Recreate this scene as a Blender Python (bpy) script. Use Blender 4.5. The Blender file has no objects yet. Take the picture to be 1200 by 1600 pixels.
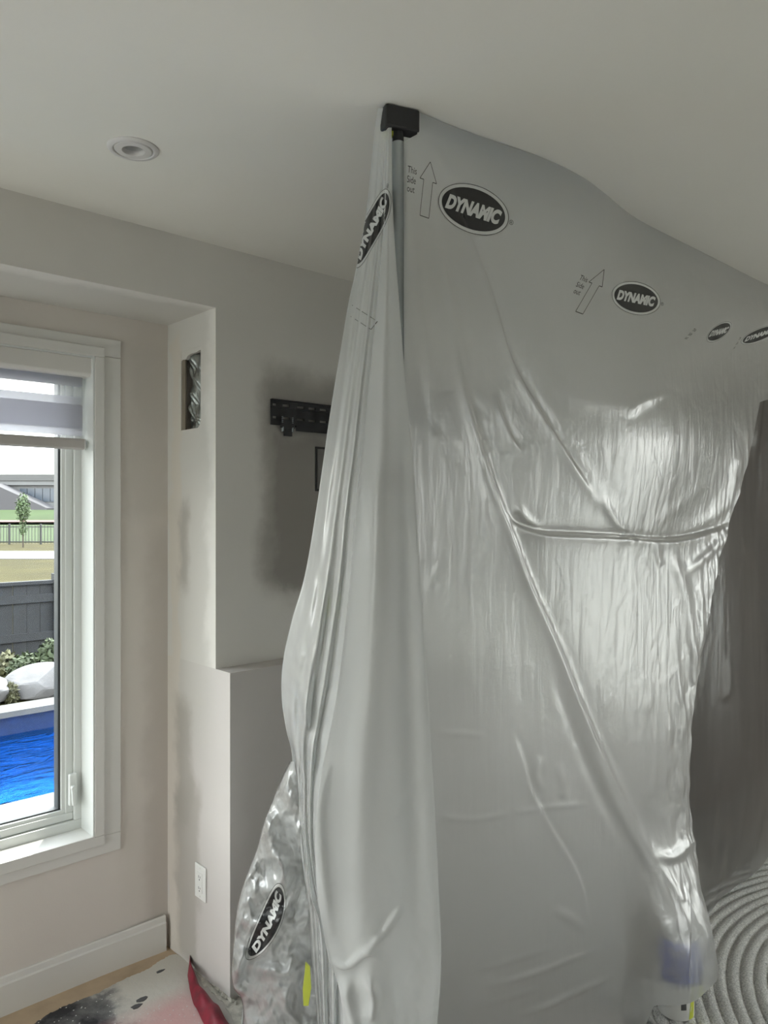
import bpy, bmesh, math, random
import numpy as np
from mathutils import Vector, Matrix
from mathutils.bvhtree import BVHTree

random.seed(7)
rng = np.random.RandomState(11)
scene = bpy.context.scene
COL = scene.collection

# ------------------------------------------------------------------ camera
F = 1200.0                        # focal length in pixels of the 1200x1600 frame
EYE = 1.583
FX, FY = 0.678, 0.735             # viewing direction on the floor plan
cam_data = bpy.data.cameras.new('camera')
cam_data.sensor_fit = 'VERTICAL'
cam_data.sensor_height = 36.0
cam_data.lens = 36.0 * F / 1600.0
cam_data.clip_start = 0.02
cam_data.clip_end = 1500
cam = bpy.data.objects.new('camera', cam_data)
COL.objects.link(cam)
cam.location = (0, 0, EYE)
cam.rotation_euler = (math.radians(90), 0, -math.atan2(FX, FY))
scene.camera = cam

# ------------------------------------------------------------------ world, sun, exposure
world = bpy.data.worlds.new('sky')
scene.world = world
world.use_nodes = True
wn = world.node_tree.nodes
wl = world.node_tree.links
wn.clear()
w_out = wn.new('ShaderNodeOutputWorld')
w_bg = wn.new('ShaderNodeBackground')
w_ramp = wn.new('ShaderNodeValToRGB')
w_tc = wn.new('ShaderNodeTexCoord')
w_sep = wn.new('ShaderNodeSeparateXYZ')
wl.new(w_tc.outputs['Generated'], w_sep.inputs[0])
wl.new(w_sep.outputs['Z'], w_ramp.inputs[0])
w_ramp.color_ramp.elements[0].position = 0.0
w_ramp.color_ramp.elements[0].color = (1.0, 0.985, 0.95, 1)
w_ramp.color_ramp.elements[1].position = 0.8
w_ramp.color_ramp.elements[1].color = (0.86, 0.92, 1.0, 1)
wl.new(w_ramp.outputs[0], w_bg.inputs['Color'])
w_bg.inputs['Strength'].default_value = 8.0
wl.new(w_bg.outputs[0], w_out.inputs[0])

sun_data = bpy.data.lights.new('sun', 'SUN')
sun_data.energy = 7.5
sun_data.angle = math.radians(0.6)
sun_data.color = (1.0, 0.95, 0.87)
sun = bpy.data.objects.new('sun', sun_data)
COL.objects.link(sun)
sun.location = (3, 8, 12)
sun.rotation_euler = Vector((0.25, 0.35, 0.9)).to_track_quat('Z', 'Y').to_euler()


def portal(name, loc, direction, sx, sy):
    d = bpy.data.lights.new(name, 'AREA')
    d.shape = 'RECTANGLE'
    d.size, d.size_y = sx, sy
    d.cycles.is_portal = True
    o = bpy.data.objects.new(name, d)
    COL.objects.link(o)
    o.location = loc
    o.rotation_euler = Vector(direction).to_track_quat('-Z', 'Y').to_euler()


portal('portal_front', (0.15, 2.86, 1.3), (0, -1, 0), 1.8, 1.64)
portal('portal_left', (-2.66, 1.5, 1.1), (1, 0, 0), 1.4, 2.2)
portal('portal_right', (5.36, -1.1, 1.1), (-1, 0, 0), 1.1, 2.1)
portal('portal_back', (3.9, -3.26, 1.35), (0, 1, 0), 1.8, 1.5)

vs = scene.view_settings
vs.view_transform = 'Standard'
vs.look = 'None'
vs.gamma = 1.0
vs.use_curve_mapping = False
vs.exposure = 0.28
cy = scene.cycles
cy.max_bounces = 14
cy.diffuse_bounces = 7
cy.glossy_bounces = 5
cy.transmission_bounces = 8
cy.transparent_max_bounces = 24
cy.use_denoising = True
cy.sample_clamp_indirect = 8.0
cy.caustics_reflective = False
cy.caustics_refractive = True
cy.blur_glossy = 0.5


# ------------------------------------------------------------------ projection helpers (build-time measuring only)
def ray(x, y):
    t = (x - 600.0) / F
    return np.array([FX + FY * t, FY - FX * t, (800.0 - y) / F])


def on_floor(x, y, z=0.0):
    r = ray(x, y)
    s = (z - EYE) / r[2]
    return np.array([r[0] * s, r[1] * s, z])


def at_depth(x, y, d):
    r = ray(x, y)
    return np.array([r[0] * d, r[1] * d, EYE + r[2] * d])


def on_y(x, y, Y):
    r = ray(x, y)
    s = Y / r[1]
    return np.array([r[0] * s, Y, EYE + r[2] * s])


def project(P):
    P = np.asarray(P)
    fw = P[..., 0] * FX + P[..., 1] * FY
    rt = P[..., 0] * FY - P[..., 1] * FX
    n = FX * FX + FY * FY
    fw, rt = fw / n, rt / n
    return 600 + F * rt / fw, 800 - F * (P[..., 2] - EYE) / fw


# ------------------------------------------------------------------ materials
def new_mat(name):
    m = bpy.data.materials.new(name)
    m.use_nodes = True
    nt = m.node_tree
    nt.nodes.clear()
    out = nt.nodes.new('ShaderNodeOutputMaterial')
    return m, nt, out


def N(nt, kind, **kw):
    n = nt.nodes.new(kind)
    for k, v in kw.items():
        if k in n.inputs:
            n.inputs[k].default_value = v
        else:
            setattr(n, k, v)
    return n


def mat(name, color, rough=0.6, metal=0.0, noise=None, noise_amt=0.1, bump=0.0, bump_scale=60.0, spec=0.5):
    m, nt, out = new_mat(name)
    b = N(nt, 'ShaderNodeBsdfPrincipled', Roughness=rough, Metallic=metal)
    b.inputs['Specular IOR Level'].default_value = spec
    b.inputs['Base Color'].default_value = (*color, 1)
    nt.links.new(b.outputs[0], out.inputs[0])
    tc = N(nt, 'ShaderNodeTexCoord')
    if noise:
        n = N(nt, 'ShaderNodeTexNoise', Scale=noise, Detail=5.0)
        nt.links.new(tc.outputs['Object'], n.inputs['Vector'])
        r = N(nt, 'ShaderNodeValToRGB')
        lo = [c * (1 - noise_amt) for c in color]
        hi = [min(1, c * (1 + noise_amt)) for c in color]
        r.color_ramp.elements[0].position = 0.3
        r.color_ramp.elements[1].position = 0.7
        r.color_ramp.elements[0].color = (*lo, 1)
        r.color_ramp.elements[1].color = (*hi, 1)
        nt.links.new(n.outputs['Fac'], r.inputs[0])
        nt.links.new(r.outputs[0], b.inputs['Base Color'])
    if bump:
        n2 = N(nt, 'ShaderNodeTexNoise', Scale=bump_scale, Detail=4.0)
        nt.links.new(tc.outputs['Object'], n2.inputs['Vector'])
        bp = N(nt, 'ShaderNodeBump', Strength=bump, Distance=0.01)
        nt.links.new(n2.outputs['Fac'], bp.inputs['Height'])
        nt.links.new(bp.outputs[0], b.inputs['Normal'])
    return m


def wall_mat(name, base, patches, rough=0.75):
    """painted plasterboard with hand-placed patches of filler / raw primer, some toning down a bright face; patch = (axis, u0, u1, z0, z1, soft, colour, amount)"""
    m, nt, out = new_mat(name)
    L = nt.links
    b = N(nt, 'ShaderNodeBsdfPrincipled', Roughness=rough)
    b.inputs['Specular IOR Level'].default_value = 0.25
    L.new(b.outputs[0], out.inputs[0])
    tc = N(nt, 'ShaderNodeTexCoord')
    n = N(nt, 'ShaderNodeTexNoise', Scale=5.0, Detail=5.0, Roughness=0.6)
    L.new(tc.outputs['Object'], n.inputs['Vector'])
    n3 = N(nt, 'ShaderNodeTexNoise', Scale=2.2, Detail=3.0)
    L.new(tc.outputs['Object'], n3.inputs['Vector'])
    sub = N(nt, 'ShaderNodeVectorMath', operation='SUBTRACT')
    L.new(n.outputs['Color'], sub.inputs[0])
    sub.inputs[1].default_value = (0.5, 0.5, 0.5)
    scl = N(nt, 'ShaderNodeVectorMath', operation='SCALE')
    scl.inputs['Scale'].default_value = 0.16
    L.new(sub.outputs[0], scl.inputs[0])
    add = N(nt, 'ShaderNodeVectorMath', operation='ADD')
    L.new(tc.outputs['Object'], add.inputs[0])
    L.new(scl.outputs[0], add.inputs[1])
    sep = N(nt, 'ShaderNodeSeparateXYZ')
    L.new(add.outputs[0], sep.inputs[0])
    mx = N(nt, 'ShaderNodeMix', data_type='RGBA')
    mx.inputs['A'].default_value = (*[c * 0.965 for c in base], 1)
    mx.inputs['B'].default_value = (*[min(1, c * 1.03) for c in base], 1)
    L.new(n3.outputs['Fac'], mx.inputs['Factor'])
    cur = mx.outputs['Result']

    def band(sock, lo, hi, soft):
        a = N(nt, 'ShaderNodeMapRange', interpolation_type='SMOOTHSTEP')
        a.inputs['From Min'].default_value = lo - soft
        a.inputs['From Max'].default_value = lo + soft
        L.new(sock, a.inputs['Value'])
        c = N(nt, 'ShaderNodeMapRange', interpolation_type='SMOOTHSTEP')
        c.inputs['From Min'].default_value = hi - soft
        c.inputs['From Max'].default_value = hi + soft
        c.inputs['To Min'].default_value = 1
        c.inputs['To Max'].default_value = 0
        L.new(sock, c.inputs['Value'])
        mu = N(nt, 'ShaderNodeMath', operation='MULTIPLY')
        L.new(a.outputs[0], mu.inputs[0])
        L.new(c.outputs[0], mu.inputs[1])
        return mu.outputs[0]
    for ax, u0, u1, z0, z1, soft, colr, amt in patches:
        s1 = band(sep.outputs[ax], u0, u1, soft)
        s2 = band(sep.outputs['Z'], z0, z1, soft * 1.4)
        mu = N(nt, 'ShaderNodeMath', operation='MULTIPLY')
        L.new(s1, mu.inputs[0])
        L.new(s2, mu.inputs[1])
        mu2 = N(nt, 'ShaderNodeMath', operation='MULTIPLY')
        L.new(mu.outputs[0], mu2.inputs[0])
        mu2.inputs[1].default_value = amt
        mm = N(nt, 'ShaderNodeMix', data_type='RGBA')
        mm.inputs['B'].default_value = (*colr, 1)
        L.new(cur, mm.inputs['A'])
        L.new(mu2.outputs[0], mm.inputs['Factor'])
        cur = mm.outputs['Result']
    L.new(cur, b.inputs['Base Color'])
    nb = N(nt, 'ShaderNodeTexNoise', Scale=140.0, Detail=3.0)
    L.new(tc.outputs['Object'], nb.inputs['Vector'])
    bp = N(nt, 'ShaderNodeBump', Strength=0.06, Distance=0.004)
    L.new(nb.outputs['Fac'], bp.inputs['Height'])
    L.new(bp.outputs[0], b.inputs['Normal'])
    return m


def film_mat(name, milk=0.36, clear=0.24, rough=0.46, gloss_rough=0.25, bump=0.14, gloss=0.6):
    m, nt, out = new_mat(name)
    L = nt.links
    tc = N(nt, 'ShaderNodeTexCoord')
    mp = N(nt, 'ShaderNodeMapping')
    mp.inputs['Scale'].default_value = (26, 26, 3.0)
    L.new(tc.outputs['Object'], mp.inputs['Vector'])
    n1 = N(nt, 'ShaderNodeTexNoise', Scale=1.0, Detail=4.0, Roughness=0.55, Distortion=0.6)
    L.new(mp.outputs[0], n1.inputs['Vector'])
    n2 = N(nt, 'ShaderNodeTexNoise', Scale=9.0, Detail=3.0, Roughness=0.5, Distortion=1.0)
    L.new(tc.outputs['Object'], n2.inputs['Vector'])
    sm = N(nt, 'ShaderNodeMath', operation='ADD')
    L.new(n1.outputs['Fac'], sm.inputs[0])
    L.new(n2.outputs['Fac'], sm.inputs[1])
    bp = N(nt, 'ShaderNodeBump', Strength=bump, Distance=0.02)
    L.new(sm.outputs[0], bp.inputs['Height'])
    refr = N(nt, 'ShaderNodeBsdfRefraction', Roughness=rough, IOR=1.28)
    refr.inputs['Color'].default_value = (0.97, 0.98, 0.98, 1)
    tr = N(nt, 'ShaderNodeBsdfTransparent')
    tr.inputs['Color'].default_value = (0.97, 0.98, 0.98, 1)
    see = N(nt, 'ShaderNodeMixShader')
    see.inputs[0].default_value = clear
    L.new(refr.outputs[0], see.inputs[1])
    L.new(tr.outputs[0], see.inputs[2])
    df = N(nt, 'ShaderNodeBsdfDiffuse')
    df.inputs['Color'].default_value = (0.95, 0.965, 0.96, 1)
    tl = N(nt, 'ShaderNodeBsdfTranslucent')
    tl.inputs['Color'].default_value = (0.95, 0.965, 0.96, 1)
    sc = N(nt, 'ShaderNodeMixShader')
    sc.inputs[0].default_value = 0.55
    L.new(df.outputs[0], sc.inputs[1])
    L.new(tl.outputs[0], sc.inputs[2])
    body = N(nt, 'ShaderNodeMixShader')
    body.inputs[0].default_value = milk
    L.new(see.outputs[0], body.inputs[1])
    L.new(sc.outputs[0], body.inputs[2])
    gl = N(nt, 'ShaderNodeBsdfGlossy', Roughness=gloss_rough)
    L.new(bp.outputs[0], gl.inputs['Normal'])
    lw = N(nt, 'ShaderNodeLayerWeight', Blend=0.28)
    gm = N(nt, 'ShaderNodeMath', operation='MULTIPLY')
    gm.inputs[1].default_value = gloss
    gm.use_clamp = True
    L.new(lw.outputs['Fresnel'], gm.inputs[0])
    fin = N(nt, 'ShaderNodeMixShader')
    L.new(gm.outputs[0], fin.inputs[0])
    L.new(body.outputs[0], fin.inputs[1])
    L.new(gl.outputs[0], fin.inputs[2])
    L.new(fin.outputs[0], out.inputs[0])
    return m


def glass_mat(name, tint=(0.97, 0.99, 0.98), gloss=0.5):
    m, nt, out = new_mat(name)
    L = nt.links
    tr = N(nt, 'ShaderNodeBsdfTransparent')
    tr.inputs['Color'].default_value = (*tint, 1)
    gl = N(nt, 'ShaderNodeBsdfGlossy', Roughness=0.02)
    lw = N(nt, 'ShaderNodeLayerWeight', Blend=0.2)
    gm = N(nt, 'ShaderNodeMath', operation='MULTIPLY')
    gm.inputs[1].default_value = gloss
    L.new(lw.outputs['Fresnel'], gm.inputs[0])
    mx = N(nt, 'ShaderNodeMixShader')
    L.new(gm.outputs[0], mx.inputs[0])
    L.new(tr.outputs[0], mx.inputs[1])
    L.new(gl.outputs[0], mx.inputs[2])
    L.new(mx.outputs[0], out.inputs[0])
    return m


def fabric_mat(name, color, see):
    """thin woven blind cloth: part see-through, part light-scattering"""
    m, nt, out = new_mat(name)
    L = nt.links
    tr = N(nt, 'ShaderNodeBsdfTransparent')
    df = N(nt, 'ShaderNodeBsdfDiffuse')
    df.inputs['Color'].default_value = (*color, 1)
    tl = N(nt, 'ShaderNodeBsdfTranslucent')
    tl.inputs['Color'].default_value = (*[c * 0.8 for c in color], 1)
    a = N(nt, 'ShaderNodeMixShader')
    a.inputs[0].default_value = 0.72
    L.new(df.outputs[0], a.inputs[1])
    L.new(tl.outputs[0], a.inputs[2])
    b = N(nt, 'ShaderNodeMixShader')
    b.inputs[0].default_value = see
    L.new(a.outputs[0], b.inputs[1])
    L.new(tr.outputs[0], b.inputs[2])
    L.new(b.outputs[0], out.inputs[0])
    return m


WALL = (0.74, 0.72, 0.685)
RAW = (0.40, 0.375, 0.34)
PINK = (0.55, 0.49, 0.45)
M = {}
M['ceiling'] = wall_mat('ceiling_paint', (0.86, 0.845, 0.79), [])
M['wall'] = wall_mat('taupe_wall_paint', (0.46, 0.44, 0.41), [])
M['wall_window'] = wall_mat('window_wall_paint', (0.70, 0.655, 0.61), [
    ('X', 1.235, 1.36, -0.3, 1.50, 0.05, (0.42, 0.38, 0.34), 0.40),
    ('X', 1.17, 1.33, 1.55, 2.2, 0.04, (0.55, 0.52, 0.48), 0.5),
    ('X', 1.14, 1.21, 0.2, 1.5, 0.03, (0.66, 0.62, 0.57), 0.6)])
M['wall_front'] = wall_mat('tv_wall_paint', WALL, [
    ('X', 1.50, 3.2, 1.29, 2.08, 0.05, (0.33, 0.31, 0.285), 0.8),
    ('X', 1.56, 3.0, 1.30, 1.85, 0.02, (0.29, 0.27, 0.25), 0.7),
    ('Y', 2.30, 2.70, 0.0, 2.6, 0.03, (0.56, 0.545, 0.51), 0.75),  # skim-coat tone that also darkens this strongly lit end face
    ('Y', 2.50, 2.57, 0.0, 2.2, 0.012, (0.62, 0.56, 0.48), 0.5),
    ('Y', 2.44, 2.51, 1.30, 1.62, 0.03, RAW, 0.8)])
M['wall_ledge'] = wall_mat('ledge_wall_paint', (0.60, 0.57, 0.55), [
    ('Y', 2.32, 2.80, 0.78, 1.6, 0.09, (0.56, 0.545, 0.51), 0.75),  # same darkening tone carried on below the ledge line
    ('Y', 2.50, 2.60, 0.0, 1.1, 0.012, (0.66, 0.60, 0.52), 0.5),
    ('Y', 2.36, 2.53, 0.0, 0.62, 0.03, RAW, 0.75),
    ('Y', 2.42, 2.53, 0.5, 0.92, 0.03, RAW, 0.8)])
M['trim'] = mat('trim_white', (0.72, 0.71, 0.68), 0.38)
M['vinyl'] = mat('window_vinyl', (0.70, 0.72, 0.70), 0.32)
M['gasket'] = mat('black_gasket', (0.03, 0.035, 0.04), 0.5)
M['glass'] = glass_mat('window_glass')
M['white_plastic'] = mat('white_plastic', (0.78, 0.78, 0.76), 0.35)
M['slot_dark'] = mat('socket_slot', (0.02, 0.02, 0.02), 0.6)
M['black_metal'] = mat('black_powder_coat', (0.012, 0.012, 0.014), 0.45)
M['steel'] = mat('grey_steel', (0.34, 0.37, 0.39), 0.35, 0.7)
M['alu'] = mat('pole_tube_paint', (0.44, 0.48, 0.49), 0.4, 0.15)
M['rubber'] = mat('black_rubber', (0.02, 0.02, 0.022), 0.6)
M['lime'] = mat('lime_plastic', (0.50, 0.55, 0.06), 0.4)
M['chrome'] = mat('lamp_reflector', (0.55, 0.55, 0.54), 0.3, 0.35)
M['lamp_trim'] = mat('lamp_trim', (0.70, 0.68, 0.67), 0.4)
M['foil'] = mat('crumpled_foil', (0.42, 0.45, 0.44), 0.28, 0.9, bump=0.4, bump_scale=35)
M['stud'] = mat('stud_wood', (0.22, 0.19, 0.15), 0.8, noise=20)
M['cavity'] = mat('dark_cavity', (0.05, 0.045, 0.04), 0.9)
M['floor'] = mat('dusty_floor', (0.46, 0.43, 0.40), 0.75, noise=7, noise_amt=0.2)
M['tan'] = mat('tan_paper', (0.47, 0.36, 0.25), 0.75, noise=9, noise_amt=0.15)
M['film'] = film_mat('plastic_film', milk=0.27, gloss=3.9, gloss_rough=0.28)
M['film_back'] = film_mat('plastic_film_single', milk=0.05, clear=0.35, gloss=1.2)
M['film_front'] = film_mat('plastic_film_front', milk=0.86, clear=0.10, rough=0.46, gloss=1.1)
M['film_pouf'] = film_mat('plastic_film_crumpled', milk=0.64, clear=0.30, gloss_rough=0.17, bump=0.06, gloss=1.9)
M['ink'] = mat('black_ink', (0.008, 0.008, 0.009), 0.35)
M['ink_grey'] = mat('thin_black_ink', (0.03, 0.03, 0.03), 0.5)
M['unprinted'] = mat('unprinted_film', (0.60, 0.61, 0.60), 0.4)
M['blue_can'] = mat('blue_can_label', (0.02, 0.06, 0.40), 0.3)
M['can_metal'] = mat('can_rim_metal', (0.5, 0.5, 0.5), 0.3, 1.0)
M['can_white'] = mat('can_white_label', (0.70, 0.70, 0.68), 0.4)
M['can_grey'] = mat('can_grey_mark', (0.10, 0.10, 0.10), 0.5)
M['rug'] = mat('rug_pile', (0.76, 0.755, 0.73), 0.95, noise=160, noise_amt=0.28, bump=0.9, bump_scale=260)
M['red'] = mat('red_paper', (0.20, 0.010, 0.026), 0.5, noise=25, noise_amt=0.35)
M['debris'] = mat('plaster_dust', (0.55, 0.53, 0.47), 0.95, noise=30, noise_amt=0.3, bump=0.8, bump_scale=60)
M['valance'] = mat('blind_cassette', (0.70, 0.68, 0.65), 0.5)
M['band'] = fabric_mat('blind_dense_band', (0.80, 0.80, 0.84), 0.12)
M['sheer'] = fabric_mat('blind_sheer_band', (0.85, 0.87, 0.88), 0.80)
M['rail'] = mat('blind_bottom_rail', (0.50, 0.47, 0.45), 0.5)


def sheet_floor_mat():
    m, nt, out = new_mat('dusty_drop_sheet')
    L = nt.links
    b = N(nt, 'ShaderNodeBsdfPrincipled', Roughness=0.9)
    L.new(b.outputs[0], out.inputs[0])
    tc = N(nt, 'ShaderNodeTexCoord')
    n = N(nt, 'ShaderNodeTexNoise', Scale=9.0, Detail=7.0, Roughness=0.65)
    L.new(tc.outputs['Object'], n.inputs['Vector'])
    # black backing shows towards the left of the sheet, plaster dust on the right, red stains near the front
    sep = N(nt, 'ShaderNodeSeparateXYZ')
    L.new(tc.outputs['Object'], sep.inputs[0])
    mr = N(nt, 'ShaderNodeMapRange')
    mr.inputs['From Min'].default_value = 0.93
    mr.inputs['From Max'].default_value = 1.25
    L.new(sep.outputs['X'], mr.inputs['Value'])
    ad = N(nt, 'ShaderNodeMath', operation='ADD')
    L.new(mr.outputs[0], ad.inputs[0])
    L.new(n.outputs['Fac'], ad.inputs[1])
    r = N(nt, 'ShaderNodeValToRGB')
    e = r.color_ramp.elements
    e[0].position, e[0].color = 0.46, (0.03, 0.03, 0.035, 1)
    e[1].position, e[1].color = 1.0, (0.62, 0.60, 0.55, 1)
    x = e.new(0.74)
    x.color = (0.20, 0.20, 0.20, 1)
    x = e.new(0.86)
    x.color = (0.50, 0.49, 0.46, 1)
    L.new(ad.outputs[0], r.inputs[0])
    n2 = N(nt, 'ShaderNodeTexNoise', Scale=5.0, Detail=3.0)
    L.new(tc.outputs['Object'], n2.inputs['Vector'])
    mr2 = N(nt, 'ShaderNodeMapRange')
    mr2.inputs['From Min'].default_value = 2.345
    mr2.inputs['From Max'].default_value = 2.25
    L.new(sep.outputs['Y'], mr2.inputs['Value'])
    mu = N(nt, 'ShaderNodeMath', operation='MULTIPLY')
    L.new(mr2.outputs[0], mu.inputs[0])
    L.new(n2.outputs['Fac'], mu.inputs[1])
    mx = N(nt, 'ShaderNodeMix', data_type='RGBA')
    mx.inputs['B'].default_value = (0.62, 0.22, 0.24, 1)
    L.new(r.outputs[0], mx.inputs['A'])
    L.new(mu.outputs[0], mx.inputs['Factor'])
    # fine white specks
    v = N(nt, 'ShaderNodeTexVoronoi', Scale=60.0)
    L.new(tc.outputs['Object'], v.inputs['Vector'])
    cmpn = N(nt, 'ShaderNodeMath', operation='LESS_THAN')
    cmpn.inputs[1].default_value = 0.14
    L.new(v.outputs['Distance'], cmpn.inputs[0])
    mx2 = N(nt, 'ShaderNodeMix', data_type='RGBA')
    mx2.inputs['B'].default_value = (0.62, 0.62, 0.6, 1)
    L.new(mx.outputs['Result'], mx2.inputs['A'])
    L.new(cmpn.outputs[0], mx2.inputs['Factor'])
    L.new(mx2.outputs['Result'], b.inputs['Base Color'])
    bp = N(nt, 'ShaderNodeBump', Strength=0.5, Distance=0.01)
    L.new(n.outputs['Fac'], bp.inputs['Height'])
    L.new(bp.outputs[0], b.inputs['Normal'])
    return m


M['drop_sheet'] = sheet_floor_mat()

# outdoor materials
M['grass'] = mat('dry_lawn', (0.03, 0.026, 0.0075), 0.95, noise=0.6, noise_amt=0.3, spec=0.08)
M['field'] = mat('sports_field_grass', (0.026, 0.04, 0.015), 0.95, noise=0.1, noise_amt=0.2, spec=0.08)
M['concrete'] = mat('pale_concrete', (0.0857, 0.0857, 0.0822), 0.85, noise=6, noise_amt=0.12)
M['track'] = mat('red_track', (0.09, 0.028, 0.022), 0.9)
M['fence'] = mat('charcoal_fence_boards', (0.0081, 0.0094, 0.0116), 0.75, noise=12, noise_amt=0.35)
M['iron'] = mat('black_iron', (0.0053, 0.0063, 0.0058), 0.5)
M['rock'] = mat('pale_boulder', (0.105, 0.103, 0.105), 0.9, noise=5, noise_amt=0.3, bump=0.8, bump_scale=9)
M['leaf'] = mat('shrub_leaf', (0.029, 0.0424, 0.0156), 0.7, noise=9, noise_amt=0.35)
M['leaf_y'] = mat('yellow_shrub_leaf', (0.0491, 0.0491, 0.0179), 0.7, noise=9, noise_amt=0.35)
M['leaf_t'] = mat('tree_leaf', (0.0446, 0.0714, 0.0268), 0.7, noise=3, noise_amt=0.35)
M['bark'] = mat('tree_bark', (0.0357, 0.0268, 0.0201), 0.9)
M['liner'] = mat('pool_liner', (0.006, 0.082, 0.25), 0.5, noise=2.2, noise_amt=0.4)
M['liner_dark'] = mat('pool_liner_border', (0.0045, 0.0156, 0.058), 0.5, noise=9, noise_amt=0.25)
M['roof_grey'] = mat('grey_roof', (0.062, 0.062, 0.062), 0.8)
M['roof_dark'] = mat('dark_roof_slope', (0.048, 0.046, 0.05), 0.8)
M['bld_white'] = mat('white_cladding', (0.0982, 0.1004, 0.1027), 0.7)
M['bld_glass'] = mat('building_glass', (0.035, 0.045, 0.06), 0.25)


def water_mat():
    m, nt, out = new_mat('pool_water')
    L = nt.links
    tc = N(nt, 'ShaderNodeTexCoord')
    mp = N(nt, 'ShaderNodeMapping')
    mp.inputs['Scale'].default_value = (1.0, 2.0, 1.0)
    L.new(tc.outputs['Object'], mp.inputs['Vector'])
    n = N(nt, 'ShaderNodeTexNoise', Scale=4.0, Detail=4.0, Distortion=1.2)
    L.new(mp.outputs[0], n.inputs['Vector'])
    bp = N(nt, 'ShaderNodeBump', Strength=0.35, Distance=0.05)
    L.new(n.outputs['Fac'], bp.inputs['Height'])
    tr = N(nt, 'ShaderNodeBsdfTransparent')
    tr.inputs['Color'].default_value = (0.55, 0.88, 1.0, 1)
    gl = N(nt, 'ShaderNodeBsdfGlossy', Roughness=0.08)
    L.new(bp.outputs[0], gl.inputs['Normal'])
    fr = N(nt, 'ShaderNodeFresnel', IOR=1.03)
    L.new(bp.outputs[0], fr.inputs['Normal'])
    mx = N(nt, 'ShaderNodeMixShader')
    L.new(fr.outputs[0], mx.inputs[0])
    L.new(tr.outputs[0], mx.inputs[1])
    L.new(gl.outputs[0], mx.inputs[2])
    L.new(mx.outputs[0], out.inputs[0])
    return m


M['water'] = water_mat()


# ------------------------------------------------------------------ mesh helpers
class MB:
    def __init__(self):
        self.v, self.f = [], []

    def add(self, vs, fs):
        b = len(self.v)
        self.v += [tuple(map(float, p)) for p in vs]
        self.f += [tuple(i + b for i in f) for f in fs]
        return self

    def box(self, x0, x1, y0, y1, z0, z1):
        vs = [(x0, y0, z0), (x1, y0, z0), (x1, y1, z0), (x0, y1, z0), (x0, y0, z1), (x1, y0, z1), (x1, y1, z1), (x0, y1, z1)]
        return self.add(vs, [(0, 3, 2, 1), (4, 5, 6, 7), (0, 1, 5, 4), (1, 2, 6, 5), (2, 3, 7, 6), (3, 0, 4, 7)])

    def lathe(self, c, prof, n=32, axis='Z', close=True):
        """prof: (r, h) pairs, revolved about an axis through c"""
        vs, fs = [], []
        for r, h in prof:
            for k in range(n):
                a = 2 * math.pi * k / n
                p = (r * math.cos(a), r * math.sin(a), h)
                if axis == 'X':
                    p = (p[2], p[0], p[1])
                elif axis == 'Y':
                    p = (p[0], p[2], p[1])
                vs.append((c[0] + p[0], c[1] + p[1], c[2] + p[2]))
        for i in range(len(prof) - 1):
            for k in range(n):
                k2 = (k + 1) % n
                fs.append((i * n + k, i * n + k2, (i + 1) * n + k2, (i + 1) * n + k))
        if close:
            fs.append(tuple(range(n))[::-1])
            fs.append(tuple((len(prof) - 1) * n + k for k in range(n)))
        return self.add(vs, fs)

    def tube(self, p0, p1, r0, r1=None, n=16):
        r1 = r0 if r1 is None else r1
        p0, p1 = Vector(p0), Vector(p1)
        d = (p1 - p0).normalized()
        u = d.orthogonal().normalized()
        w = d.cross(u)
        vs = []
        for p, r in ((p0, r0), (p1, r1)):
            for k in range(n):
                a = 2 * math.pi * k / n
                vs.append(p + u * (r * math.cos(a)) + w * (r * math.sin(a)))
        fs = [(k, (k + 1) % n, n + (k + 1) % n, n + k) for k in range(n)]
        fs += [tuple(range(n))[::-1], tuple(range(n, 2 * n))]
        return self.add(vs, fs)

    def prism(self, pts, d):
        """closed polygon pts extruded by vector d"""
        n = len(pts)
        vs = [tuple(p) for p in pts] + [tuple(np.array(p) + np.array(d)) for p in pts]
        fs = [tuple(range(n)), tuple(range(n, 2 * n))[::-1]]
        fs += [(k, n + k, n + (k + 1) % n, (k + 1) % n) for k in range(n)]
        return self.add(vs, fs)

    def build(self, name, m, parent=None, smooth=False, bevel=0.0, seg=2):
        me = bpy.data.meshes.new(name)
        me.from_pydata(self.v, [], self.f)
        bm = bmesh.new()
        bm.from_mesh(me)
        bmesh.ops.recalc_face_normals(bm, faces=bm.faces)
        bm.to_mesh(me)
        bm.free()
        me.materials.append(m)
        o = bpy.data.objects.new(name, me)
        COL.objects.link(o)
        if smooth:
            me.polygons.foreach_set('use_smooth', [True] * len(me.polygons))
            me.set_sharp_from_angle(angle=math.radians(40))
        if bevel:
            md = o.modifiers.new('bevel', 'BEVEL')
            md.width = bevel
            md.segments = seg
            md.limit_method = 'ANGLE'
        if parent is not None:
            o.parent = parent
            o.matrix_parent_inverse = Matrix.Translation(parent.location).inverted()
        return o


def thing(name, loc, label, cat, group=None):
    o = bpy.data.objects.new(name, None)
    o.empty_display_size = 0.1
    COL.objects.link(o)
    o.location = tuple(map(float, loc))
    tag(o, label, cat, group)
    return o


def tag(o, label, cat, group=None, kind=None):
    o['label'] = label
    o['category'] = cat
    if group:
        o['group'] = group
    if kind:
        o['kind'] = kind
    return o


def struct(o):
    o['kind'] = 'structure'
    return o


def struct_empty(name, loc):
    o = bpy.data.objects.new(name, None)
    COL.objects.link(o)
    o.location = loc
    o['kind'] = 'structure'
    return o


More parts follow.
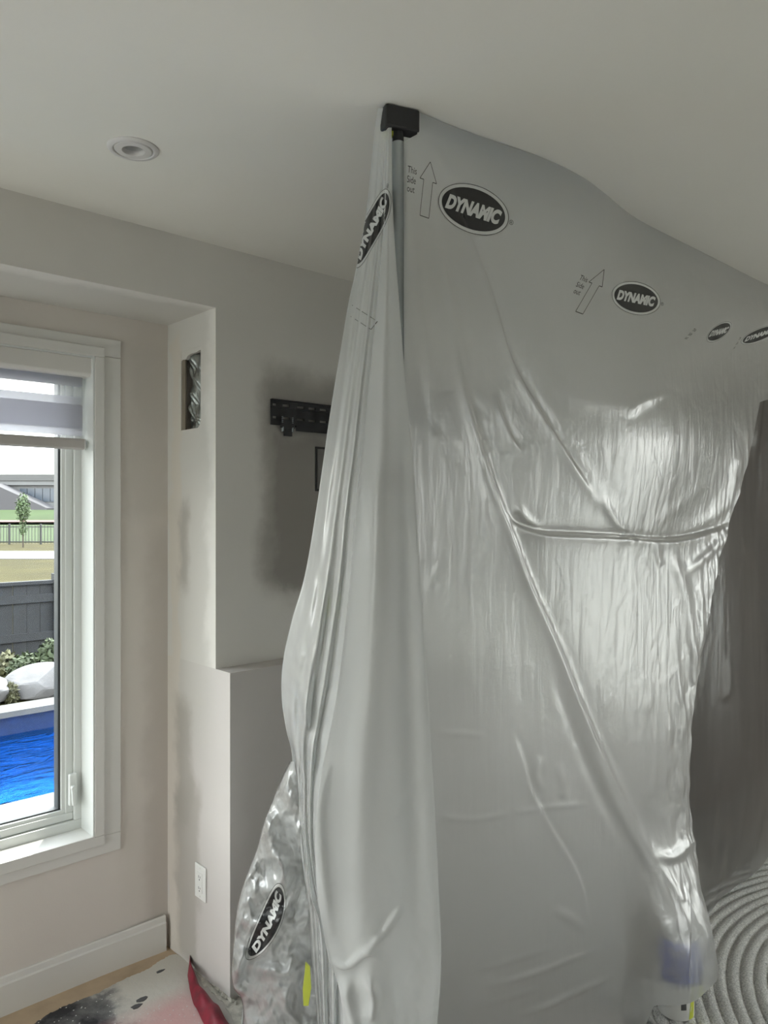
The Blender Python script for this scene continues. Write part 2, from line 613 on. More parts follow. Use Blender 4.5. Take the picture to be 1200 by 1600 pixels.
def grid_obj(name, P, m, parent=None, closed=False):
    """P: (rows, cols, 3) array -> smooth quad grid"""
    R, Cn = P.shape[:2]
    idx = np.arange(R * Cn).reshape(R, Cn)
    q = np.stack([idx[:-1, :-1], idx[:-1, 1:], idx[1:, 1:], idx[1:, :-1]], -1).reshape(-1, 4)
    me = bpy.data.meshes.new(name)
    me.from_pydata(P.reshape(-1, 3).tolist(), [], q.tolist())
    me.polygons.foreach_set('use_smooth', [True] * len(me.polygons))
    me.materials.append(m)
    o = bpy.data.objects.new(name, me)
    COL.objects.link(o)
    if parent is not None:
        o.parent = parent
        o.matrix_parent_inverse = Matrix.Translation(parent.location).inverted()
    return o


# ------------------------------------------------------------------ room shell
XR = 1.318        # end face of the window niche
YU = 2.253        # front wall above the ledge
YL = 2.163        # front wall below the ledge
YN = 2.591        # back of the niche (window wall)
CEIL = 2.469
SOFF = 2.262
LEDGE = 1.062
XA, XB, YA = -2.6, 5.3, -3.2

fl = MB().box(XA - 0.2, XB + 0.2, YA - 0.2, 2.95, -0.12, 0.0)
struct(fl.build('floor', M['floor']))

LX, LY, LH = 0.82, 1.79, 0.040      # ceiling light position and half size of its hole
c = MB()
c.box(XA - 0.2, LX - LH, YA - 0.2, 2.95, CEIL, CEIL + 0.15)
c.box(LX + LH, XB + 0.2, YA - 0.2, 2.95, CEIL, CEIL + 0.15)
c.box(LX - LH, LX + LH, YA - 0.2, LY - LH, CEIL, CEIL + 0.15)
c.box(LX - LH, LX + LH, LY + LH, 2.95, CEIL, CEIL + 0.15)
struct(c.build('ceiling', M['ceiling']))

# front wall: bulkhead over the niche and the wall with the screen bracket, with a real hole cut in the niche end face
HY0, HY1, HZ0, HZ1 = 2.352, 2.490, 1.872, 2.150
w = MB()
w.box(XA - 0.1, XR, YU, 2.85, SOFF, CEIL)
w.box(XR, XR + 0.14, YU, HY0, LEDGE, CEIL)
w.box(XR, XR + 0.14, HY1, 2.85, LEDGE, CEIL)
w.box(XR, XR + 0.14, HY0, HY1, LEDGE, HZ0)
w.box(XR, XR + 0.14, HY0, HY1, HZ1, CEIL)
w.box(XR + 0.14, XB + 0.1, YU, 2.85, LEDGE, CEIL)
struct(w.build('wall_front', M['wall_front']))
struct(MB().box(XR, XB + 0.1, YL, 2.85, 0, LEDGE).build('wall_ledge', M['wall_ledge']))

WX0, WX1, WZ0, WZ1 = -0.75, 1.043, 0.482, 2.11
w = MB()
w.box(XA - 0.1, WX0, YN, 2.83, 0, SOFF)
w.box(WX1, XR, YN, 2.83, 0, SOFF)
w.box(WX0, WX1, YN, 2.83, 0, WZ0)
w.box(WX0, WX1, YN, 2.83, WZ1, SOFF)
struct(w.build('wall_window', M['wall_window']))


def wall_with_hole(name, axis, a0, a1, u0, u1, h0, h1, lo, hi, m):
    w = MB()

    def bx(p0, p1, z0, z1):
        if axis == 'X':
            w.box(a0, a1, p0, p1, z0, z1)
        else:
            w.box(p0, p1, a0, a1, z0, z1)
    bx(lo, u0, 0, CEIL)
    bx(u1, hi, 0, CEIL)
    if h0 > 0:
        bx(u0, u1, 0, h0)
    bx(u0, u1, h1, CEIL)
    return struct(w.build(name, m))


wall_with_hole('wall_left', 'X', XA - 0.15, XA, 0.8, 2.2, 0.0, 2.2, YA - 0.1, 2.85, M['wall'])
wall_with_hole('wall_right', 'X', XB, XB + 0.15, -1.65, -0.55, 0.05, 2.15, YA - 0.1, 2.85, M['wall'])
wall_with_hole('wall_back', 'Y', YA - 0.15, YA, 3.0, 4.8, 0.6, 2.1, XA - 0.1, XB + 0.1, M['wall'])


def opening_frame(name, x, y0, y1, z0, z1, axis='X'):
    mid = (y0 + y1) / 2
    root = struct_empty(name, (x, mid, z0) if axis == 'X' else (mid, x, z0))
    t = 0.06

    def bx(b, d, p0, p1, q0, q1):
        return b.box(x - d, x + d, p0, p1, q0, q1) if axis == 'X' else b.box(p0, p1, x - d, x + d, q0, q1)
    b = MB()
    bx(b, .03, y0, y1, z0, z0 + t)
    bx(b, .03, y0, y1, z1 - t, z1)
    bx(b, .03, y0, y0 + t, z0 + t, z1 - t)
    bx(b, .03, y1 - t, y1, z0 + t, z1 - t)
    bx(b, .03, mid - t / 2, mid + t / 2, z0 + t, z1 - t)
    b.build('window_frame', M['vinyl'], root, bevel=.004)
    for p0, p1 in ((y0 + t, mid - t / 2), (mid + t / 2, y1 - t)):
        bx(MB(), .003, p0, p1, z0 + t, z1 - t).build('pane', M['glass'], root)


opening_frame('unseen_window_left', XA - 0.08, 0.8, 2.2, 0.0, 2.2)  # unseen window, placed and sized to light the niche end and ceiling
opening_frame('glare_window_right', XB + 0.08, -1.65, -0.55, 0.05, 2.15)  # unseen window, added to throw glare on the film
opening_frame('fill_window_back', YA - 0.08, 3.0, 4.8, 0.6, 2.1, 'Y')  # unseen window, added as fill light for the film and rug

# brown door on the far right wall, behind the film
dr = struct_empty('door_1', (XB, 1.75, 0))
M['door'] = mat('brown_door', (0.10, 0.055, 0.04), 0.45, noise=4, noise_amt=0.2)
MB().box(XB - 0.05, XB, 1.25, 2.12, 0, 2.1).build('door_panel', M['door'], dr, bevel=.004)
MB().tube((XB - 0.05, 1.34, 1.0), (XB - 0.11, 1.34, 1.0), .012).tube((XB - .105, 1.34, 1.0), (XB - .105, 1.45, 1.0), .010).build('handle', M['steel'], dr)

# baseboard under the window: stepped profile, its right end slightly sprung away from the wall
P = []
n = 60
for i in range(n + 1):
    x = -2.55 + (1.300 + 2.55) * i / n
    spring = 0.012 * max(0.0, (x - 0.95) / 0.35) ** 2
    top = 0.122 + 0.006 * max(0.0, (x - 1.05) / 0.25) ** 2
    y = YN - spring
    P.append([(x, y, 0.002), (x, y - .014, 0.002), (x, y - .014, top * .80), (x, y - .010, top * .84), (x, y - .008, top * .98), (x, y - .005, top), (x, y, top)])
bb = MB()
K = len(P[0])
vs_, fs_ = [p for row in P for p in row], []
for i in range(n):
    for k in range(K):
        k2 = (k + 1) % K
        fs_.append((i * K + k, i * K + k2, (i + 1) * K + k2, (i + 1) * K + k))
fs_ += [tuple(range(K)), tuple(n * K + k for k in range(K))[::-1]]
bb.add(vs_, fs_)
struct(bb.build('baseboard_left', M['trim']))

# ------------------------------------------------------------------ window_1
win = struct_empty('window_1', (0.15, YN, WZ0))
# casing: outer flat band and inner stepped band, mitred rings


def ring(x0, x1, z0, z1, wd, y0, y1):
    b = MB()
    b.box(x0, x1, y0, y1, z0, z0 + wd)
    b.box(x0, x1, y0, y1, z1 - wd, z1)
    b.box(x0, x0 + wd, y0, y1, z0 + wd, z1 - wd)
    b.box(x1 - wd, x1, y0, y1, z0 + wd, z1 - wd)
    return b


ring(WX0 - .095, 1.138, .412, 2.178, .062, YN - .010, YN + .01).build('casing', M['trim'], win, bevel=.003)
ring(WX0 - .034, 1.077, .448, 2.144, .034, YN - .020, YN + .01).build('casing_step', M['trim'], win, bevel=.003)
# frame of the unit at the outer end of the jamb
for (a0, a1) in ((WX0, 0.10), (0.20, WX1)):
    pass
M_ = MB()
M_.box(WX0, WX1, 2.676, 2.80, WZ0, WZ0 + .035).box(WX0, WX1, 2.676, 2.80, WZ1 - .035, WZ1)
M_.box(WX0, WX0 + .03, 2.676, 2.80, WZ0 + .035, WZ1 - .035).box(WX1 - .03, WX1, 2.676, 2.80, WZ0 + .035, WZ1 - .035)
M_.box(.10, .20, 2.676, 2.80, WZ0 + .035, WZ1 - .035)
M_.build('window_frame', M['vinyl'], win, bevel=.003)
for sx0, sx1 in ((WX0 + .03, .10), (.20, WX1 - .03)):
    s = ring(sx0, sx1, WZ0 + .036, WZ1 - .036, .026, 2.688, 2.78)
    so = s.build('sash', M['vinyl'], win, bevel=.003)
    ring(sx0 + .024, sx1 - .024, WZ0 + .060, WZ1 - .060, .014, 2.694, 2.74).build('glazing_bead', M['vinyl'], so, bevel=.002)
    ring(sx0 + .037, sx1 - .037, WZ0 + .070, WZ1 - .070, .009, 2.704, 2.74).build('gasket', M['gasket'], so)
    MB().box(sx0 + .04, sx1 - .04, 2.713, 2.717, WZ0 + .073, WZ1 - .073).build('pane', M['glass'], so)
MB().box(WX0, WX1, YN - .02, 2.676, WZ0 - .004, WZ0 + .004).build('window_sill', M['trim'], win, bevel=.002)
MB().box(WX1 - .006, WX1 - .0005, YN - .018, 2.676, WZ0 + .004, WZ1).build('jamb', M['vinyl'], win)
MB().box(WX0 + .0005, WX0 + .006, YN - .018, 2.676, WZ0 + .004, WZ1).build('jamb', M['vinyl'], win)
MB().box(WX0 + .006, WX1 - .006, YN - .018, 2.676, WZ1 - .005, WZ1 - .0005).build('jamb', M['vinyl'], win)
# casement lock lever on the right frame
hx, hz = 1.005, 0.625
MB().box(hx - .014, hx + .014, 2.662, 2.678, hz - .052, hz + .058).build('lock_plate', M['vinyl'], win, bevel=.006, seg=3)
lev = MB().prism([(hx - .010, 2.664, hz + .02), (hx + .004, 2.664, hz + .02), (hx + .002, 2.650, hz - .045), (hx - .010, 2.650, hz - .045)], (0, -.010, 0))
lev.tube((hx - .003, 2.664, hz + .012), (hx - .003, 2.650, hz + .012), .008)
lev.build('lock_lever', M['vinyl'], win, bevel=.003)

# ------------------------------------------------------------------ roller blind
bl = thing('roller_blind', (0.6, 2.63, 2.105), 'white day-and-night roller blind half lowered at the top of the window', 'blind')
BX0, BX1 = 0.17, 1.036
pr = [(2.588, 2.105), (2.588, 2.052), (2.596, 2.042), (2.650, 2.042), (2.660, 2.05), (2.660, 2.105)]
MB().prism([(BX0, y, z) for y, z in pr], (BX1 - BX0, 0, 0)).build('cassette', M['valance'], bl, bevel=.002)
MB().prism([(BX1, y, z) for y, z in pr], (.005, 0, 0)).build('end_cap', M['white_plastic'], bl, bevel=.001)


def strip(name, y, z0, z1, m):
    MB().box(BX0 + .008, BX1 - .014, y, y + .0006, z0, z1).build(name, m, bl)


strip('dense_band', 2.628, 2.009, 2.045, M['band'])
strip('sheer_band', 2.628, 1.948, 2.009, M['sheer'])
strip('dense_band', 2.628, 1.842, 1.948, M['band'])
strip('sheer_band', 2.640, 1.976, 2.045, M['sheer'])
strip('dense_band', 2.640, 1.868, 1.976, M['band'])
strip('sheer_band', 2.640, 1.832, 1.868, M['sheer'])
pr = [(2.616, 1.832), (2.612, 1.826), (2.612, 1.800), (2.618, 1.796), (2.650, 1.796), (2.656, 1.802), (2.652, 1.832)]
MB().prism([(BX0 + .006, y, z) for y, z in pr], (BX1 - .012 - BX0 - .006, 0, 0)).build('bottom_rail', M['rail'], bl, bevel=.002)
MB().prism([(BX1 - .012, y, z) for y, z in pr], (.003, 0, 0)).build('rail_end_cap', M['white_plastic'], bl)

# ------------------------------------------------------------------ foil behind the hole in the niche end face
hole = thing('foil_duct', (XR + .05, 2.42, HZ0), 'crumpled silver foil duct inside the tall hole cut in the niche wall', 'duct')
R, Cn = 60, 34
P = np.zeros((R, Cn, 3))
for i in range(R):
    for j in range(Cn):
        v, u = i / (R - 1), j / (Cn - 1)
        y = HY0 - .0 + (HY1 - .026 - HY0) * u
        z = HZ0 - .02 + (HZ1 - HZ0 + .04) * v
        k = v * 5.2
        tri = abs((k + 0.55 * math.sin(u * 2.6 + 1) + 0.15 * math.sin(9 * u)) % 1 - .5)
        lump = .018 * tri + .005 * math.sin(u * 7 + v * 13) + .004 * abs(math.sin(u * 17 - v * 23))
        edge = .008 * (2 * u - 1) ** 4
        P[i, j] = (XR + .010 + lump + edge, y, z)
grid_obj('foil', P, M['foil'], hole)
MB().box(XR + .003, XR + .009, HY1 - .024, HY1 - .001, HZ0 + .0005, HZ1 - .0005).build('stud', M['stud'], hole)
MB().box(XR + .10, XR + .135, HY0 + .001, HY1 - .027, HZ0 + .001, HZ1 - .001).build('cavity_back', M['cavity'], hole)
# rounded lower corner of the cut-out and torn paper along its top edge
cr = []
for k in range(9):
    a = math.pi + math.pi / 2 * k / 8
    cr.append((XR, HY0 + .026 + .026 * math.cos(a), HZ0 + .030 + .030 * math.sin(a)))
cr.append((XR, HY0 + .0, HZ0 - .0))
MB().prism(cr, (.013, 0, 0)).build('cut_corner', M['wall_front'], hole)
tp = []
for k in range(13):
    y = HY0 + (HY1 - HY0) * k / 12
    tp.append((XR + .001, y, HZ1 - .012 - .006 * (k / 12) - .004 * rng.rand() - (.010 if k > 8 else 0)))
tp += [(XR + .001, HY1, HZ1), (XR + .001, HY0, HZ1)]
MB().prism(tp, (.012, 0, 0)).build('torn_paper', M['wall_front'], hole)

# ------------------------------------------------------------------ wall outlet on the niche end face
oy, oz = 2.346, 0.322
out_ = thing('wall_outlet', (XR, oy, oz), 'white rectangular double wall outlet low on the pillar side beside the sheet', 'outlet')
MB().box(XR - .006, XR - .0005, oy - .036, oy + .036, oz - .058, oz + .058).build('cover_plate', M['white_plastic'], out_, bevel=.003, seg=3)
rec = MB().box(XR - .0085, XR - .006, oy - .017, oy + .017, oz - .033, oz + .033).build('receptacle', M['white_plastic'], out_, bevel=.001)
for s in (-1, 1):
    MB().box(XR - .0088, XR - .0084, oy + .004, oy + .006, oz + s * .019 - .004, oz + s * .019 + .005).build('socket_slot', M['slot_dark'], rec)
    MB().box(XR - .0088, XR - .0084, oy - .006, oy - .004, oz + s * .019 - .003, oz + s * .019 + .004).build('socket_slot', M['slot_dark'], rec)
    MB().lathe((XR - .0088, oy, oz + s * .019 - .009), [(.0025, 0), (.0025, .0004)], 12, 'X').build('ground_hole', M['slot_dark'], rec)
    MB().lathe((XR - .0068, oy, oz + s * .048), [(.0032, 0), (.0032, .001)], 14, 'X').build('screw', M['trim'], out_)

# ------------------------------------------------------------------ recessed ceiling light
lt = thing('ceiling_light', (LX, LY, CEIL), 'small round white recessed ceiling light, switched off', 'light')
MB().lathe((LX, LY, CEIL), [(.0465, .002), (.0465, -.004), (.049, -.006), (.057, -.0055), (.061, -.002), (.061, 0.0)], 64, close=False).build('trim_ring', M['lamp_trim'], lt, smooth=True)
MB().lathe((LX, LY, CEIL), [(.045, .004), (.045, -.004), (.043, -.006), (.027, -.0065), (.0255, -.005), (.0245, .002), (.017, .035)], 64, close=False).build('gimbal', M['lamp_trim'], lt, smooth=True)
MB().lathe((LX, LY, CEIL), [(.024, .004), (.022, .012), (.016, .024), (.009, .030), (.003, .033)], 40, close=False).build('reflector', M['chrome'], lt, smooth=True)
MB().lathe((LX, LY, CEIL), [(.0005, .010), (.005, .011), (.008, .018), (.008, .032)], 24, close=False).build('bulb', M['glass'], lt, smooth=True)
MB().lathe((LX, LY, CEIL), [(.0555, .036), (.0555, .10)], 32).build('can', M['cavity'], lt)

# ------------------------------------------------------------------ screen bracket
br = thing('screen_bracket', (1.86, YU, 1.92), 'black slotted steel screen bracket screwed to the dark grey wall patch', 'bracket')
bx0, bx1 = 1.529, 2.18
rows = [(1.976, 1.9645, None), (1.9645, 1.9565, 'slot'), (1.9565, 1.920, None), (1.920, 1.912, 'slot'), (1.912, 1.889, None)]
pl = MB()
for z1, z0, kind in rows:
    if kind is None:
        pl.box(bx0, bx1, YU - .012, YU - .009, z0, z1)
    else:
        x = bx0
        k = 0
        sl = [(.008, .024), (.050, .080)]
        q = .112
        while q < bx1 - bx0 - .05:
            sl.append((q, q + .032))
            q += .052
        for a, b_ in sl:
            pl.box(x, bx0 + a, YU - .012, YU - .009, z0, z1)
            x = bx0 + b_
        pl.box(x, bx1, YU - .012, YU - .009, z0, z1)
pl.build('rail_plate', M['black_metal'], br)
lip = MB()
lip.box(bx0, bx1, YU - .024, YU - .009, 1.976, 1.979)
lip.box(bx0, bx1, YU - .018, YU - .012, 1.950, 1.954)
lip.box(bx0 + .10, bx1, YU - .024, YU - .012, 1.886, 1.892)
lip.box(bx0 + .10, bx1, YU - .026, YU - .023, 1.872, 1.892)
lip.build('rail_flange', M['black_metal'], br)
for x in (bx0 + .02, bx0 + .3, bx0 + .6):
    MB().box(x - .01, x + .01, YU - .009, YU - .0005, 1.925, 1.950).build('wall_spacer', M['black_metal'], br)
cl = MB()
cl.box(bx0 + .038, bx0 + .098, YU - .022, YU - .012, 1.880, 1.908)
cl.box(bx0 + .046, bx0 + .090, YU - .020, YU - .012, 1.866, 1.884)
cl.build('latch', M['black_metal'], br, bevel=.001)
MB().box(bx0 + .052, bx0 + .084, YU - .024, YU - .014, 1.852, 1.868).build('latch_tab', M['black_metal'], br, bevel=.001)
sc = MB()
for x in (bx0 + .042, bx0 + .086):
    for z in (1.918, 1.912, 1.906, 1.900):
        sc.box(x - .003, x + .003, YU - .0235, YU - .0215, z - .0018, z + .0018)
sc.build('scale_mark', M['steel'], br)['kind'] = 'stuff'
for x in (bx0 + .046, bx0 + .088):
    MB().tube((x, YU - .019, 1.884), (x, YU - .019, 1.868), .004, .004, 10).build('latch_screw', M['steel'], br)

# recessed cable box in the wall below the bracket
rb = thing('cable_box', (1.84, YU, 1.75), 'dark wall cable box with a black lip half behind the film', 'box')
ring(1.732, 1.95, 1.66, 1.824, .008, YU - .003, YU + .0).build('box_lip', M['slot_dark'], rb)
MB().box(1.742, 1.942, YU - .002, YU - .0003, 1.668, 1.815).build('box_cover', mat('grey_box_cover', (0.20, 0.19, 0.18), 0.6), rb)

# ------------------------------------------------------------------ floor coverings
def smooth_poly(pts, k=8):
    a = np.array(pts, float)
    out = []
    for i in range(len(a) - 1):
        p0, p1, p2, p3 = a[max(i - 1, 0)], a[i], a[i + 1], a[min(i + 2, len(a) - 1)]
        for s in range(k):
            f = s / k
            out.append(0.5 * ((2 * p1) + (-p0 + p2) * f + (2 * p0 - 5 * p1 + 4 * p2 - p3) * f ** 2 + (-p0 + 3 * p1 - 3 * p2 + p3) * f ** 3))
    out.append(a[-1])
    return np.array(out)


def poly_sheet(name, pts, m, parent, z, thick=.003, ragged=.003):
    """thin sheet with a slightly ragged outline"""
    P_ = np.array([p[:2] for p in pts])
    L = smooth_poly(np.vstack([P_, P_[:1]]), 10)[:-1]
    L = L + ragged * (rng.rand(*L.shape) - .5)
    return MB().prism([(p[0], p[1], z) for p in L], (0, 0, thick)).build(name, m, parent)


pix = [(40, 1612), (75, 1588), (108, 1572), (150, 1556), (170, 1545), (205, 1528), (228, 1519), (250, 1504), (272, 1494), (297, 1503), (294, 1530), (300, 1555), (312, 1580), (330, 1610), (360, 1700), (100, 1760)]
ds = thing('drop_sheet', on_floor(200, 1580), 'torn floor covering, black at left and white with plaster dust at right', 'floor covering')
poly_sheet('dusty_sheet', [on_floor(*p) for p in pix], M['drop_sheet'], ds, .0025, .004, .006)
tan_pts = [(-40, 1612), (270, 1462), (300, 1500), (280, 1505), (240, 1530), (160, 1565), (90, 1600), (60, 1640), (-40, 1700)]
tan = thing('paper_strip', on_floor(60, 1600), 'tan paper strip on the floor along the foot of the baseboard', 'paper')
poly_sheet('tan_paper', [on_floor(*p) for p in tan_pts], M['tan'], tan, .0003, .0018, .002)
# the curled red edge of the sheet
edge_a = [(297, 1503), (303, 1518), (314, 1543), (330, 1560), (342, 1573), (357, 1598), (375, 1625)]
edge_b = [(296, 1504), (293, 1522), (296, 1545), (303, 1570), (315, 1592), (328, 1615), (345, 1650)]
A_ = np.array([on_floor(*p, z=.02) for p in edge_a])
B_ = np.array([on_floor(*p, z=.012) for p in edge_b])
t = np.linspace(0, 1, 60)
ti = np.linspace(0, 1, len(edge_a))
A2 = np.stack([np.interp(t, ti, A_[:, k]) for k in range(3)], -1)
B2 = np.stack([np.interp(t, ti, B_[:, k]) for k in range(3)], -1)
G = np.zeros((60, 14, 3))
for j in range(14):
    u = j / 13
    G[:, j] = A2 * u + B2 * (1 - u)
    G[:, j, 2] += .022 * math.sin(math.pi * u) + .003 * np.sin(t * 25 + u * 4)
grid_obj('curled_red_edge', G, M['red'], ds)['label'] = 'curled red paper edge'
# crumbs of plaster along the foot of the pillar
db = thing('plaster_debris', on_floor(330, 1530), 'grey plaster crumbs and dust heaped along the foot of the pillar', 'debris')
dpix = [(300, 1502), (318, 1512), (345, 1538), (368, 1562), (400, 1558), (410, 1620), (385, 1630), (350, 1570), (318, 1538)]
poly_sheet('dust_bed', [on_floor(*p) for p in dpix], M['debris'], db, .0003, .0025, .010)
cb = MB()
for k in range(140):
    a, b_, c_ = rng.dirichlet((1, 1, 1))
    p = a * on_floor(305, 1508) + b_ * on_floor(372, 1572) + c_ * on_floor(350, 1560)
    r = .002 + .006 * rng.rand()
    M0 = [(p[0] + r * sx * (.6 + .6 * rng.rand()), p[1] + r * sy * (.6 + .6 * rng.rand()), .006 + r * (sz + 1) * .6) for sx, sy, sz in ((-1, -1, -1), (1, -1, -1), (1, 1, -1), (-1, 1, -1), (0, 0, 1))]
    cb.add(M0, [(0, 1, 4), (1, 2, 4), (2, 3, 4), (3, 0, 4), (0, 3, 2, 1)])
co = cb.build('plaster_crumb', M['debris'], db)
co['kind'] = 'stuff'
# small loose scraps on the sheet
for k, (px, py, w_, h_) in enumerate([(222, 1562, 8, 3.5), (213, 1573, 7, 3.5), (250, 1518, 6, 2)]):
    p = on_floor(px, py, .0068)
    s_ = MB()
    a = .5 + k
    pts = [(p[0] + .004 * w_ * .6 * math.cos(t_) * (1 + .3 * math.sin(3 * t_ + k)), p[1] + .003 * h_ * math.sin(t_), p[2]) for t_ in np.linspace(0, 2 * math.pi, 9)[:-1]]
    s_.prism(pts, (0, 0, .002))
    tag(s_.build('paper_scrap', mat('dark_scrap', (0.10, .10, .105), .9) if k == 0 else bpy.data.materials['dark_scrap']), ['dark torn scrap lying farther right on the dusty sheet', 'smaller dark scrap at the left of the dusty sheet', 'flat grey scrap near the back edge of the dusty sheet'][k], 'scrap')

# ------------------------------------------------------------------ rug with carved arcs
rx0, rx1, ry0, ry1 = 2.20, 3.75, 0.2, 1.42
xs = np.linspace(rx0, rx1, 330)
ys = np.linspace(ry0, ry1, 270)
X, Y = np.meshgrid(xs, ys, indexing='ij')
rad = np.hypot(X - 3.004, Y - 0.249)
ph = (rad - 0.958) / 0.042
Z = .006 + .013 * np.sqrt(np.abs(np.sin(np.pi * ph))) + .0015 * (rng.rand(*X.shape) - .5)
rug = thing('rug', (2.9, .8, 0), 'thick off-white rug carved with concentric curved ridges, under the film', 'rug')
grid_obj('carved_pile', np.stack([X, Y, Z], -1), M['rug'], rug)
MB().box(rx0, rx1, ry0, ry1, .0005, .005).build('backing', M['rug'], rug)

# ------------------------------------------------------------------ two paint cans on the rug at the foot of the film
def can(x, y, z, r, h, label, body_m, stripe):
    o = thing('paint_can', (x, y, z), label, 'can', 'stacked paint cans')
    MB().lathe((x, y, z), [(r * .96, 0), (r, .003), (r, h - .006), (r * .98, h - .003)], 40).build('body', body_m, o, smooth=True)
    MB().lathe((x, y, z), [(r * .985, h - .006), (r * 1.02, h - .004), (r * 1.02, h), (r * .93, h + .001), (r * .92, h - .003), (r * .80, h - .003), (r * .78, h - .001)], 40).build('lid', M['can_metal'], o, smooth=True)
    return o


CX, CY = 2.307, 1.150
c1 = can(CX, CY, .019, .054, .118, 'white paint can with a lime stripe at the film edge, lower of two', M['can_white'], True)
c2 = can(CX, CY, .1385, .056, .125, 'dark blue paint can standing on the white can behind film', M['blue_can'], False)


def wrap_patch(name, pts, z0, r, m, parent):
    """pts in (arc angle deg, height); patch wrapped on a can, fanned from its centre"""
    b = MB()
    fine = []
    for i in range(len(pts)):
        p, q = np.array(pts[i]), np.array(pts[(i + 1) % len(pts)])
        for s in range(4):
            fine.append(p + (q - p) * s / 4)
    cx, cz = np.mean(np.array(fine), 0)
    allp = [(cx, cz)] + [tuple(p) for p in fine]
    v = [(CX + r * math.cos(math.radians(a)), CY + r * math.sin(math.radians(a)), z0 + h) for a, h in allp]
    nn = len(fine)
    b.add(v, [(0, 1 + k, 1 + (k + 1) % nn) for k in range(nn)])
    return b.build(name, m, parent)


# side facing the camera is at about 208 degrees
wrap_patch('lime_stripe', [(250, .004), (274, .004), (290, .112), (266, .112)], .019, .0546, M['lime'], c1)['label'] = 'lime green stripe'
wrap_patch('dark_square', [(222, .035), (240, .035), (240, .062), (222, .062)], .019, .0546, M['can_grey'], c1)
wrap_patch('grey_roof_mark', [(214, .070), (254, .082), (254, .108)], .019, .0545, mat('can_mid_grey', (.22, .22, .21), .5), c1)
wrap_patch('pale_label', [(165, .02), (215, .02), (215, .10), (165, .10)], .1385, .0566, mat('pale_blue_label', (.25, .24, .30), .4), c2)

# ------------------------------------------------------------------ cabinet added to darken the view through the film
M['dark_wood'] = mat('dark_brown_wood', (0.055, 0.038, 0.030), 0.5, noise=6, noise_amt=0.25)
kb = thing('added_cabinet', (3.95, 1.95, 0), 'made-up tall dark brown cabinet, added to darken the film at far right', 'cabinet')
MB().box(3.32, 4.60, 1.78, 2.155, 0.06, 2.15).build('carcass', M['dark_wood'], kb, bevel=.004)
MB().box(3.34, 4.58, 1.82, 2.15, 0.0005, 0.06).build('plinth', M['dark_wood'], kb)
MB().box(3.30, 4.62, 1.75, 2.16, 2.15, 2.18).build('top', M['dark_wood'], kb, bevel=.004)
for a0, a1, hx_ in ((3.33, 3.955, 3.92), (3.965, 4.59, 4.00)):
    d_ = MB().box(a0, a1, 1.758, 1.779, 0.08, 2.13).build('door', M['dark_wood'], kb, bevel=.004)
    MB().tube((hx_, 1.745, 1.0), (hx_, 1.745, 1.16), .006).tube((hx_, 1.745, 1.02), (hx_, 1.76, 1.02), .005).tube((hx_, 1.745, 1.14), (hx_, 1.76, 1.14), .005).build('handle', M['steel'], d_)

# ------------------------------------------------------------------ support pole
pc = at_depth(622, 800, 1.69)
PX, PY = pc[0], pc[1]
pole = thing('support_pole', (PX, PY, 0), 'grey telescopic support pole pressing the film against the ceiling', 'pole')
ux = np.array([FY, -FX])      # across the view, on plan


def obox(cx, cy, hw, hd, z0, z1, u):
    v = np.array([-u[1], u[0]])
    c0 = np.array([cx, cy])
    q = [c0 - u * hw - v * hd, c0 + u * hw - v * hd, c0 + u * hw + v * hd, c0 - u * hw + v * hd]
    b = MB()
    b.prism([(p[0], p[1], z0) for p in q], (0, 0, z1 - z0))
    return b


uh = np.array([0.94, -0.34])
obox(PX + ux[0] * .004, PY + ux[1] * .004, .041, .018, 2.418, 2.4675, uh).build('head_pad', M['rubber'], pole, bevel=.005)
obox(at_depth(608, 178, 1.69)[0], at_depth(608, 178, 1.69)[1], .010, .010, 2.408, 2.436, uh).build('lime_clip', M['lime'], pole, bevel=.004)
MB().tube((PX, PY, 2.385), (PX, PY, 2.42), .0125).build('swivel', M['rubber'], pole, smooth=True)
MB().tube((PX, PY, 2.25), (PX, PY, 2.42), .0075, n=24).build('inner_rod', M['steel'], pole, smooth=True)
MB().tube((PX, PY, 2.388), (PX, PY, 2.400), .0105, n=24).build('collar', M['rubber'], pole, smooth=True)
MB().tube((PX, PY, .05), (PX, PY, 2.395), .0135, n=28).build('outer_tube', M['alu'], pole, smooth=True)
MB().lathe((PX, PY, 0), [(.045, .001), (.045, .012), (.02, .03), (.016, .06)], 32).build('foot', M['rubber'], pole, smooth=True)
hc = at_depth(572, 783, 1.685)
gr = MB()
gr.tube((hc[0], hc[1], hc[2] + .062), (hc[0] - .004, hc[1] + .004, hc[2] - .07), .012, .009, 16)
gr.tube((PX, PY, hc[2] + .05), (hc[0], hc[1], hc[2] + .05), .012, .010, 16)
gr.lathe((PX, PY, hc[2] + .02), [(.021, 0), (.021, .06)], 24)
gr.build('clamp_grip', M['rubber'], pole, smooth=True)
yc = at_depth(528, 945, 1.87)
# lime clamp lower on the pole
MB().tube((PX, PY, yc[2] + .01), (yc[0], yc[1], yc[2]), .006, .006, 12).lathe((PX, PY, yc[2] - .02), [(.019, 0), (.019, .05)], 20).build('lower_clamp', M['alu'], pole, smooth=True)
MB().tube((yc[0], yc[1], yc[2] + .03), (yc[0], yc[1], yc[2] - .03), .016, .012, 16).build('lime_knob', M['lime'], pole, smooth=True)

# ------------------------------------------------------------------ plastic film
film = thing('plastic_sheet', (PX, PY, 0), 'translucent plastic dust sheet hung from a pole head, printed with black ovals', 'plastic sheet')


